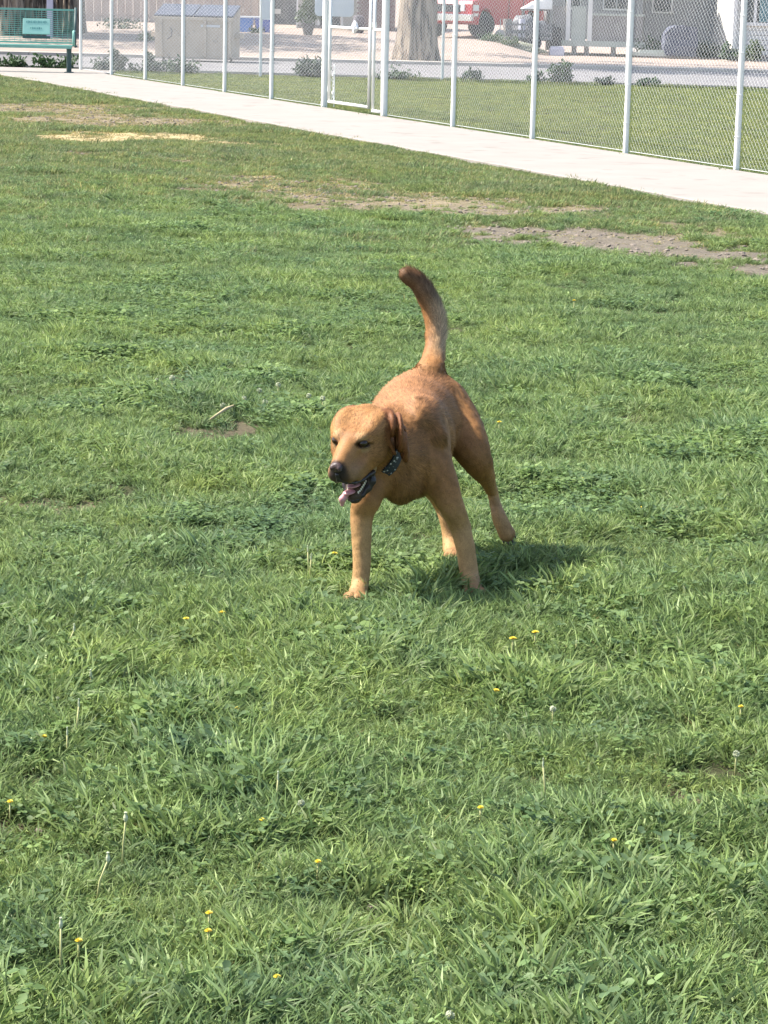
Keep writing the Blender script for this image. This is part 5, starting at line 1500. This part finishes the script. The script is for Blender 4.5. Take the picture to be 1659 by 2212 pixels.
G1 = (0.155, 0.224, 0.078); G2 = (0.202, 0.280, 0.105); G3 = (0.108, 0.175, 0.066); G4 = (0.262, 0.338, 0.158); G5 = (0.162, 0.232, 0.106)
W1 = (0.158, 0.240, 0.094); W2 = (0.200, 0.286, 0.118); W3 = (0.152, 0.230, 0.108)
S1 = (0.38, 0.31, 0.15); S2_ = (0.28, 0.22, 0.11); S3_ = (0.46, 0.39, 0.21)
variants = []
def variant(parts):
    V_ = []; F_ = []; C_ = []; b = 0
    for v, f, c in parts:
        V_.append(v); F_.append(f + b); C_.append(c); b += len(v)
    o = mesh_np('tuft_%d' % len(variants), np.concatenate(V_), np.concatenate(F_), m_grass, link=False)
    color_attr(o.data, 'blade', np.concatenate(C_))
    variants.append(o)
for i in range(4):                                            # 0-3 lush blades
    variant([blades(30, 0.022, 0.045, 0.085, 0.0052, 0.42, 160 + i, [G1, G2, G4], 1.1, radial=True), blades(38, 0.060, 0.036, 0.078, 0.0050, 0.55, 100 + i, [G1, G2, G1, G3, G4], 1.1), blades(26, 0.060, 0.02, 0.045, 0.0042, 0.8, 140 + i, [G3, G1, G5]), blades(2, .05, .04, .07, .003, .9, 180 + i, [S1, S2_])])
for i in range(2):                                            # 4-5 fine upright
    variant([blades(85, 0.060, 0.030, 0.066, 0.0032, 0.40, 200 + i, [G2, G4, G1], 0.8), blades(4, .06, .03, .06, .003, .7, 220 + i, [S1])])
for i in range(3):                                            # 6-8 clover and broad leaved weeds with short grass
    variant([discs(13, 0.060, 0.014, 0.042, 0.0145, 300 + i, [W1, W2, W3], lobes=3), blades(46, 0.060, 0.026, 0.060, 0.0046, 0.75, 320 + i, [G5, G3, G1])])
for i in range(2):                                            # 9-10 dandelion-like rosettes
    variant([discs(12, 0.035, 0.012, 0.034, 0.023, 400 + i, [W1, W2, G2]), blades(36, 0.060, 0.022, 0.055, 0.0042, 0.7, 420 + i, [G5, G1, G3])])
for i in range(2):                                            # 11-12 thin straw
    variant([blades(26, 0.065, 0.012, 0.040, 0.0030, 1.05, 500 + i, [S1, S2_, S3_], 0.6), blades(10, 0.06, 0.015, 0.035, 0.0035, 0.8, 520 + i, [G5, G3])])
for i in range(2):                                            # 13-14 far tufts: wider blades, fewer
    variant([blades(80, 0.12, 0.028, 0.062, 0.0070, 0.65, 600 + i, [(0.165, 0.228, 0.084), (0.205, 0.270, 0.110), (0.120, 0.180, 0.068), (0.26, 0.31, 0.15), (0.185, 0.240, 0.10), (0.30, 0.28, 0.14)], 0.9, segs=2)])
variant([blades(46, 0.11, 0.012, 0.045, 0.0060, 1.0, 700, [S1, S2_, S3_, S2_], 0.6, segs=2), blades(10, 0.11, 0.015, 0.04, 0.006, 0.8, 720, [G5])])   # 15 far straw

for i in range(2):                                            # 16-17 the lighter lawn beyond the fence
    variant([blades(80, 0.12, 0.022, 0.05, 0.0070, 0.6, 800 + i, [(0.20, 0.25, 0.085), (0.24, 0.29, 0.11), (0.16, 0.21, 0.075), (0.30, 0.31, 0.13)], 0.9, segs=2)])
def half_w(y): return 0.1485 * (np.asarray(y) + 0.3) + 0.85 + 0.10 * np.clip(np.asarray(y) - 8.0, 0, 14)      # half the view's width at depth y
def scatter(y0, y1, dens, seed):
    r = np.random.default_rng(seed)
    n = int((half_w(y0) + half_w(y1)) * (y1 - y0) * dens)
    y = r.uniform(y0, y1, n * 2); keep = r.random(n * 2) < half_w(y) / half_w(y1); y = y[keep]
    x = r.uniform(-1, 1, len(y)) * half_w(y)
    return x, y
PX = []; PY = []; PI = []; PS = []; PA = []; PT = []
def place(x, y, idx, sc, ang, tilt):
    PX.append(x); PY.append(y); PI.append(idx); PS.append(sc); PA.append(ang); PT.append(tilt)
rg = np.random.default_rng(5)
bands = [(2.6, 7.0, 760, 1.0), (7.0, 12.0, 560, 0.95), (12.0, 19.0, 400, 0.90), (19.0, 24.0, 260, 0.92), (24.0, 30.0, 170, 0.95), (30.0, 52.0, 85, 1.15)]
for bi, (ya, yb, dens, ms) in enumerate(bands):
    x, y = scatter(ya, yb, dens, 900 + bi)
    ps = path_side(x, y)
    inlawn = ps < -0.015 + 0.05 * (rg.random(len(x)) - 0.4)
    beyond = (ps > 2.20) & (y < near_kerb(x) - 0.02) & (x > -5.9)
    far = ~inlawn & beyond
    B, _ = bare(x, y)
    clump = fbm(x, y, 3.4, 51, 3); fine = vnoise(x, y, 11, 53)
    keepp = np.where(inlawn, np.clip(1.05 - 0.85 * np.clip(B, 0, 1.2), 0.04, 1) * np.where(clump < 0.36, 0.35, 1.0) * np.where(fine < 0.14, 0.35, 1.0), np.where(far, 0.75, 0))
    k = rg.random(len(x)) < keepp
    # straw tufts stand where the turf is worn
    kind = np.zeros(len(x), int)
    u = rg.random(len(x)); wn = fbm(x, y, 1.6, 71, 3); near = y + (vnoise(x, y, 0.7, 63) - 0.5) * 5 + rg.normal(0, 2.0, len(x)) < 19.5
    broad = wn + 0.10 * sstep(7.2, 8.5, y) * sstep(15, 12, y) - 0.07 * sstep(6.6, 5.6, y) > 0.655
    kind = np.where(broad, np.where(u < 0.62, rg.integers(6, 9, len(x)), np.where(u < 0.72, rg.integers(9, 11, len(x)), rg.integers(0, 4, len(x)))),
                    np.where(u < 0.72, rg.integers(0, 4, len(x)), np.where(u < 0.90, rg.integers(4, 6, len(x)), rg.integers(6, 9, len(x)))))
    kind = np.where(~near, rg.integers(13, 15, len(x)), kind)
    worn = rg.random(len(x)) < np.clip(B * 1.2 - 0.15, 0, 0.92)
    kind = np.where(worn, np.where(near, rg.integers(11, 13, len(x)), 15), kind)
    sc = ms * (0.30 + 1.40 * fbm(x, y, 2.9, 91, 3)) * (0.85 + 0.3 * vnoise(x, y, 8.0, 97)) * rg.uniform(0.8, 1.2, len(x)) * np.where(worn, 0.75, 1.0) * np.clip(1.12 - 0.65 * np.clip(B, 0, 1), 0.4, 1)
    sc = np.where(far, sc * 0.7, sc); kind = np.where(far, rg.integers(16, 18, len(x)), kind)
    # short turf where the paws come down
    for cx, cy, rr_, f_ in ((-0.066, 6.72, 0.13, 0.62), (0.248, 6.81, 0.13, 0.62), (0.206, 7.30, 0.13, 0.62)):
        sc = np.where(np.hypot(x - cx, y - cy) < rr_, sc * f_, sc)
    ang = (fbm(x, y, 0.9, 101, 3) - 0.5) * 5.5 + 0.5 + rg.normal(0, 0.55, len(x))
    tilt = rg.normal(0, 0.10, len(x))
    k &= (inlawn | far)
    place(x[k], y[k], kind[k], sc[k], ang[k], tilt[k])
# straw scattered over the bare places, extra
x, y = scatter(15, 38, 60, 999); B, _ = bare(x, y); k = (B > 0.5) & (rg.random(len(x)) < 0.85) & (path_side(x, y) < -0.1)
place(x[k], y[k], np.where(y[k] < 21, 11, 15), rg.uniform(0.7, 1.3, k.sum()), rg.uniform(0, 6.28, k.sum()), rg.normal(0, .1, k.sum()))
# a ragged fringe: taller dry and green growth along the fence foot and the path edge
s = rg.uniform(-6, 30, 2600); dd_ = 2.14 + np.abs(rg.normal(0, 0.05, 2600))
fx = 2.887 + FDIR[0] * s + FNRM[0] * dd_; fy = 19.938 + FDIR[1] * s + FNRM[1] * dd_
kf = fbm(s, s * 0, 1.7, 13, 3) > 0.36
place(fx[kf], fy[kf], np.where(rg.random(kf.sum()) < 0.45, 15, 13), rg.uniform(0.8, 1.7, kf.sum()), rg.uniform(0, 6.28, kf.sum()), rg.normal(0, .1, kf.sum()))
s = rg.uniform(-3, 29, 1500); dd_ = rg.normal(-0.03, 0.035, 1500)
fx = 2.887 + FDIR[0] * s + FNRM[0] * dd_; fy = 19.938 + FDIR[1] * s + FNRM[1] * dd_
kf = fbm(s, s * 0, 1.1, 14, 3) > 0.40
place(fx[kf], fy[kf], rg.integers(13, 15, kf.sum()), rg.uniform(0.6, 1.1, kf.sum()), rg.uniform(0, 6.28, kf.sum()), rg.normal(0, .1, kf.sum()))
# weeds and long grass along the foot of the street fence
n_ = 1500; fx = rg.uniform(-5.8, 8.5, n_); fy = 51.63 - 0.09 * (fx + 6.17) + rg.normal(0.12, 0.13, n_); kf = (fbm(fx, fx * 0, 1.3, 15, 3) > 0.44) & (fy < near_kerb(fx))
place(fx[kf], fy[kf], rg.integers(13, 15, kf.sum()), rg.uniform(0.9, 2.3, kf.sum()) * (0.5 + fbm(fx[kf], fx[kf] * 0, 2.3, 19, 2)), rg.uniform(0, 6.28, kf.sum()), rg.normal(0, .1, kf.sum()))
gx = np.concatenate(PX); gy = np.concatenate(PY); gi = np.concatenate(PI).astype(np.int32); gs = np.concatenate(PS); ga = np.concatenate(PA); gt = np.concatenate(PT)
gz = ground_z(gx, gy) + np.where(path_side(gx, gy) > -0.02, 0.0, 0)
print('tufts', len(gx))

def scatter_object(name, pts, rot, scl, idx, objs, kind='stuff'):
    c = bpy.data.collections.new(name + '_kinds')            # not linked to the scene
    for i, o in enumerate(objs):
        o.name = 'kind_%02d' % i; c.objects.link(o)
    me = bpy.data.meshes.new(name); me.vertices.add(len(pts)); me.vertices.foreach_set('co', np.asarray(pts, np.float32).ravel())
    a = me.attributes.new('rot', 'FLOAT_VECTOR', 'POINT'); a.data.foreach_set('vector', np.asarray(rot, np.float32).ravel())
    a = me.attributes.new('scl', 'FLOAT', 'POINT'); a.data.foreach_set('value', np.asarray(scl, np.float32))
    a = me.attributes.new('idx', 'INT', 'POINT'); a.data.foreach_set('value', np.asarray(idx, np.int32))
    o = bpy.data.objects.new(name, me); COL.objects.link(o); o['kind'] = kind
    ng = bpy.data.node_groups.new(name + '_scatter', 'GeometryNodeTree')
    ng.interface.new_socket('Geometry', in_out='INPUT', socket_type='NodeSocketGeometry')
    ng.interface.new_socket('Geometry', in_out='OUTPUT', socket_type='NodeSocketGeometry')
    N = ng.nodes; Lk = ng.links
    gi_ = N.new('NodeGroupInput'); go = N.new('NodeGroupOutput')
    ci = N.new('GeometryNodeCollectionInfo'); ci.inputs['Collection'].default_value = c; ci.inputs['Separate Children'].default_value = True; ci.inputs['Reset Children'].default_value = True
    ip = N.new('GeometryNodeInstanceOnPoints'); ip.inputs['Pick Instance'].default_value = True
    def att(nm, dt):
        n = N.new('GeometryNodeInputNamedAttribute'); n.data_type = dt; n.inputs[0].default_value = nm; return [s for s in n.outputs if s.enabled][0]
    Lk.new(gi_.outputs[0], ip.inputs['Points']); Lk.new(ci.outputs[0], ip.inputs['Instance'])
    Lk.new(att('idx', 'INT'), ip.inputs['Instance Index'])
    Lk.new(att('rot', 'FLOAT_VECTOR'), ip.inputs['Rotation']); Lk.new(att('scl', 'FLOAT'), ip.inputs['Scale'])
    Lk.new(ip.outputs[0], go.inputs[0])
    md = o.modifiers.new('scatter', 'NODES'); md.node_group = ng
    return o
grass = scatter_object('grass', np.stack([gx, gy, gz], 1), np.stack([gt, np.zeros_like(gt), ga], 1), gs, gi, variants)

# clods of earth on the bare places
m_clod = mat('earth_clod', (0.22, 0.185, 0.15), (0.17, 0.14, 0.115), scale=30, rough=0.95)
clods = []
for i in range(4):
    bmx = bmesh.new(); bmesh.ops.create_icosphere(bmx, subdivisions=2, radius=1)
    rr = random.Random(i)
    for v in bmx.verts:
        v.co *= rr.uniform(0.75, 1.2); v.co.z *= 0.55
    me = bpy.data.meshes.new('clod'); bmx.to_mesh(me); bmx.free(); me.materials.append(m_clod)
    clods.append(bpy.data.objects.new('clod', me))
x, y = scatter(3.5, 37, 70, 77); B, _ = bare(x, y); k = (B > 0.55) & (path_side(x, y) < -0.15) & (rg.random(len(x)) < 0.8)
k &= ~((np.hypot(x + 2.9, y - 29) < 1.1))
x = x[k]; y = y[k]; n = len(x)
scatter_object('earth_clods', np.stack([x, y, ground_z(x, y)], 1), rg.uniform(0, 6.28, (n, 3)) * [0.1, 0.1, 1], rg.uniform(0.006, 0.022, n), rg.integers(0, 4, n), clods)

# ---------------- dandelions, one by one
m_dst = mat('dandelion_stem', (0.50, 0.48, 0.22), (0.42, 0.42, 0.18), rough=0.6)
m_yel = mat('dandelion_petals', (0.70, 0.56, 0.04), (0.62, 0.48, 0.03), rough=0.6)
m_puff = mat('dandelion_down', (0.48, 0.50, 0.36), (0.38, 0.42, 0.27), scale=200, rough=0.9)
m_bud = mat('dandelion_bud', (0.50, 0.53, 0.38), (0.40, 0.44, 0.26), scale=120, rough=0.8)
def gz1(x, y): return float(ground_z(np.array([x]), np.array([y]))[0])
def dandelion(x, y, kind, h, label, lean=(0.0, 0.0), head=0.011):
    t = empty('dandelion', (x, y, gz1(x, y)), 0, label, 'dandelion', {'y': 'yellow dandelion flowers', 'p': 'dandelion seed heads', 'b': 'spent dandelion stalks'}[kind])
    tip = Vector((lean[0], lean[1], h))
    b = MB(); b.tube([(0, 0, -0.01), tip * 0.5 + Vector((lean[0] * -0.15, 0, 0.004)), tip], [0.0024, 0.0022, 0.0018], 6); b.build('stem', m_dst, t, smooth=True)
    if kind == 'y':
        b = MB()
        for ring, (r_, z_, n_) in enumerate(((head, 0.0, 20), (head * 0.75, 0.002, 16), (head * 0.45, 0.0035, 11))):
            for i in range(n_):
                a = 2 * math.pi * i / n_ + ring * 0.2; c_, s_ = math.cos(a), math.sin(a); w_ = r_ * 0.18
                b.add([tip + Vector((-s_ * w_ * .5, c_ * w_ * .5, z_)), tip + Vector((c_ * r_ - s_ * w_, s_ * r_ + c_ * w_, z_ + 0.003)), tip + Vector((c_ * r_ + s_ * w_, s_ * r_ - c_ * w_, z_ + 0.003)), tip + Vector((s_ * w_ * .5, -c_ * w_ * .5, z_))], [(0, 1, 2, 3)])
        b.build('flower', m_yel, t)
    elif kind == 'p':
        head *= 0.72 if y < 7.5 else 1.0
        r2 = np.random.default_rng(int(abs(x * 991) + y * 71)); d = r2.normal(size=(110, 3)); d /= np.linalg.norm(d, axis=1)[:, None]
        b = MB()
        for q in d:
            q = Vector(q); s_ = q.orthogonal().normalized(); e = tip + q * head * 0.95
            w_ = head * 0.15
            b.add([tip + q * head * 0.3, e + s_ * w_, e - s_ * w_], [(0, 1, 2)]); u_ = q.cross(s_)
            b.add([e + u_ * w_, e + s_ * w_, e - u_ * w_, e - s_ * w_], [(0, 1, 2, 3)])
        b.build('seed_head', m_puff, t)
    else:
        head *= 0.7
        b = MB(); b.lathe(tip, [(0.0015, -0.004), (head * 0.50, 0.0), (head * 0.55, 0.005), (head * 0.30, 0.011), (head * 0.42, 0.015), (0.001, 0.016)], 10); b.build('bud', m_bud, t, smooth=False)
    return t
dandelion(-0.852, 10.175, 'p', 0.09, 'round seed head standing left of the dog, farthest from it', (0, 0), 0.013)
dandelion(-0.929, 10.341, 'p', 0.06, 'small pinkish seed head just left of the round one', (0, 0), 0.008)
dandelion(-0.553, 9.935, 'p', 0.06, 'seed head at the left end of the row of pale heads beside the dog', (0, 0), 0.011)
dandelion(-0.505, 10.148, 'p', 0.06, 'seed head second from the left in the pale row beside the dog', (0, 0), 0.011)
dandelion(-0.472, 9.919, 'p', 0.05, 'lowest seed head in the pale row beside the dog', (0, 0), 0.013)
dandelion(-0.431, 10.162, 'p', 0.08, 'seed head standing high in the middle of the pale row beside the dog', (0, 0), 0.011)
dandelion(-0.303, 9.970, 'p', 0.07, 'seed head near the right end of the pale row beside the dog', (0, 0), 0.011)
dandelion(-0.247, 9.886, 'p', 0.07, 'drooping seed head nearest the dog in the pale row', (0.0, 0.01), 0.011)
dandelion(-0.631, 9.888, 'p', 0.04, 'low seed head left of the pale row beside the dog', (0, 0), 0.012)
dandelion(-0.205, 7.037, 'b', 0.085, 'tall spent stalk left of the dog front leg', (-0.004, 0), 0.006)
dandelion(-0.201, 6.998, 'b', 0.07, 'shorter spent stalk beside the tall one left of the front leg', (0.003, 0), 0.005)
dandelion(-0.767, 6.130, 'b', 0.07, 'leaning spent stalk at the left edge below the dog', (0.02, 0), 0.008)
dandelion(-0.668, 5.796, 'b', 0.05, 'spent stalk with white tip below the leaning one on the left', (0, 0), 0.009)
dandelion(-0.651, 5.376, 'b', 0.1, 'long upright spent stalk on the left in the near grass', (0.006, 0), 0.006)
dandelion(-0.658, 5.281, 'b', 0.06, 'short spent stalk left of the long upright one', (0, 0), 0.006)
dandelion(-0.198, 4.860, 'b', 0.09, 'tall thin spent stalk in the near grass at centre left', (0.004, 0), 0.006)
dandelion(-0.147, 4.827, 'p', 0.05, 'white ragged seed head right of the tall thin stalk', (0, 0), 0.011)
dandelion(-0.271, 4.819, 'p', 0.04, 'small white head left of the tall thin stalk', (0, 0), 0.008)
dandelion(-0.469, 4.582, 'b', 0.1, 'tall spent stalk with white head at lower left', (0.006, 0), 0.012)
dandelion(-0.496, 4.384, 'b', 0.085, 'leaning spent stalk with white head at lower left below the tall one', (0.022, 0), 0.01)
dandelion(-0.510, 4.010, 'b', 0.1, 'upright brown spent stalk near the bottom left corner', (0, 0), 0.009)
dandelion(0.339, 4.997, 'b', 0.09, 'thin curved spent stalk in the near grass on the right', (-0.008, 0), 0.005)
dandelion(0.388, 5.594, 'p', 0.05, 'pale seed head in the grass right of centre below the dog shadow', (0, 0), 0.011)
dandelion(0.486, 6.258, 'p', 0.04, 'tiny white head at the edge of the dog shadow', (0, 0), 0.006)
dandelion(0.754, 5.258, 'p', 0.05, 'ragged white seed head near the right edge', (0, 0), 0.011)
dandelion(0.121, 3.780, 'p', 0.05, 'white seed head at the very bottom of the picture', (0, 0), 0.011)
dandelion(-0.721, 5.614, 'p', 0.04, 'tiny white head at the left below the leaning stalk', (0, 0), 0.006)
dandelion(-0.450, 5.179, 'p', 0.04, 'tiny white head in the near grass at left centre', (0, 0), 0.006)
dandelion(0.422, 9.564, 'y', 0.045, 'yellow dandelion flower behind the dog, right of its thigh', (0, 0), 0.0095)
dandelion(0.658, 8.501, 'y', 0.045, 'yellow dandelion flower in the grass right of the lifted hind paw', (0, 0), 0.0095)
dandelion(0.809, 8.024, 'y', 0.045, 'yellow dandelion flower farther right of the lifted hind paw', (0, 0), 0.0095)
dandelion(0.949, 13.267, 'y', 0.085, 'yellow dandelion flower tallest, far behind the tail on the right', (0, 0), 0.0095)
dandelion(-0.138, 7.188, 'y', 0.045, 'yellow dandelion flower small, just left of the dog front leg', (0, 0), 0.0095)
dandelion(-0.495, 6.395, 'y', 0.045, 'yellow dandelion flower in the grass left below the dog', (0, 0), 0.0095)
dandelion(0.326, 6.227, 'y', 0.045, 'yellow dandelion flower below the dog shadow, left of a pale one', (0, 0), 0.0095)
dandelion(0.385, 6.289, 'y', 0.045, 'yellow dandelion flower pale orange, just right of another below the shadow', (0, 0), 0.0095)
dandelion(-0.313, 5.521, 'y', 0.045, 'yellow dandelion flower orange, alone in the near grass left of centre', (0, 0), 0.0065)
dandelion(0.265, 5.738, 'y', 0.045, 'yellow dandelion flower small, below and right of the dog front paws', (0, 0), 0.0095)
dandelion(0.201, 4.812, 'y', 0.045, 'yellow dandelion flower small, in a dark hollow of the near grass', (0, 0), 0.0065)
dandelion(0.446, 4.649, 'y', 0.045, 'yellow dandelion flower in the near grass on the right beside a brown leaf', (0, 0), 0.0065)
dandelion(-0.282, 4.208, 'y', 0.045, 'yellow dandelion flower upper one of two near the bottom left', (0, 0), 0.0065)
dandelion(-0.278, 4.131, 'y', 0.045, 'yellow dandelion flower lower one of two near the bottom left', (0, 0), 0.0065)
dandelion(-0.153, 3.928, 'y', 0.045, 'yellow dandelion flower lowest of all, near the bottom', (0, 0), 0.0065)
dandelion(-0.217, 4.728, 'y', 0.045, 'yellow dandelion flower pale, in the near grass left of centre', (0, 0), 0.0065)
dandelion(-0.720, 4.877, 'y', 0.045, 'yellow dandelion flower at the left edge of the picture', (0, 0), 0.0065)
dandelion(-0.709, 5.294, 'y', 0.045, 'yellow dandelion flower small, near the left edge in the near grass', (0, 0), 0.0065)
dandelion(0.815, 5.650, 'y', 0.045, 'yellow dandelion flower near the right edge below the dog shadow', (0, 0), 0.0065)
dandelion(-0.408, 6.465, 'y', 0.045, 'yellow dandelion flower faint, right of the one left below the dog', (0, 0), 0.0095)
dandelion(-0.489, 4.077, 'y', 0.045, 'yellow dandelion flower dull, above the bottom left corner', (0, 0), 0.0065)
dandelion(-0.104, 4.477, 'y', 0.045, 'yellow dandelion flower tiny, near the bottom centre', (0, 0), 0.0065)
# a dry stick and fallen leaf lying in the thin patch left of the dog
m_stick = mat('dry_stick', (0.50, 0.42, 0.24), (0.40, 0.32, 0.18), rough=0.8)
b = MB(); b.tube([(-0.658, 9.6, 0.03), (-0.612, 9.756, 0.045), (-0.586, 9.913, 0.035)], [0.004, 0.0065, 0.004], 7); tag(b.build('stick', m_stick, smooth=True), 'pale dry stick lying in the thin grass left of the dog', 'stick')
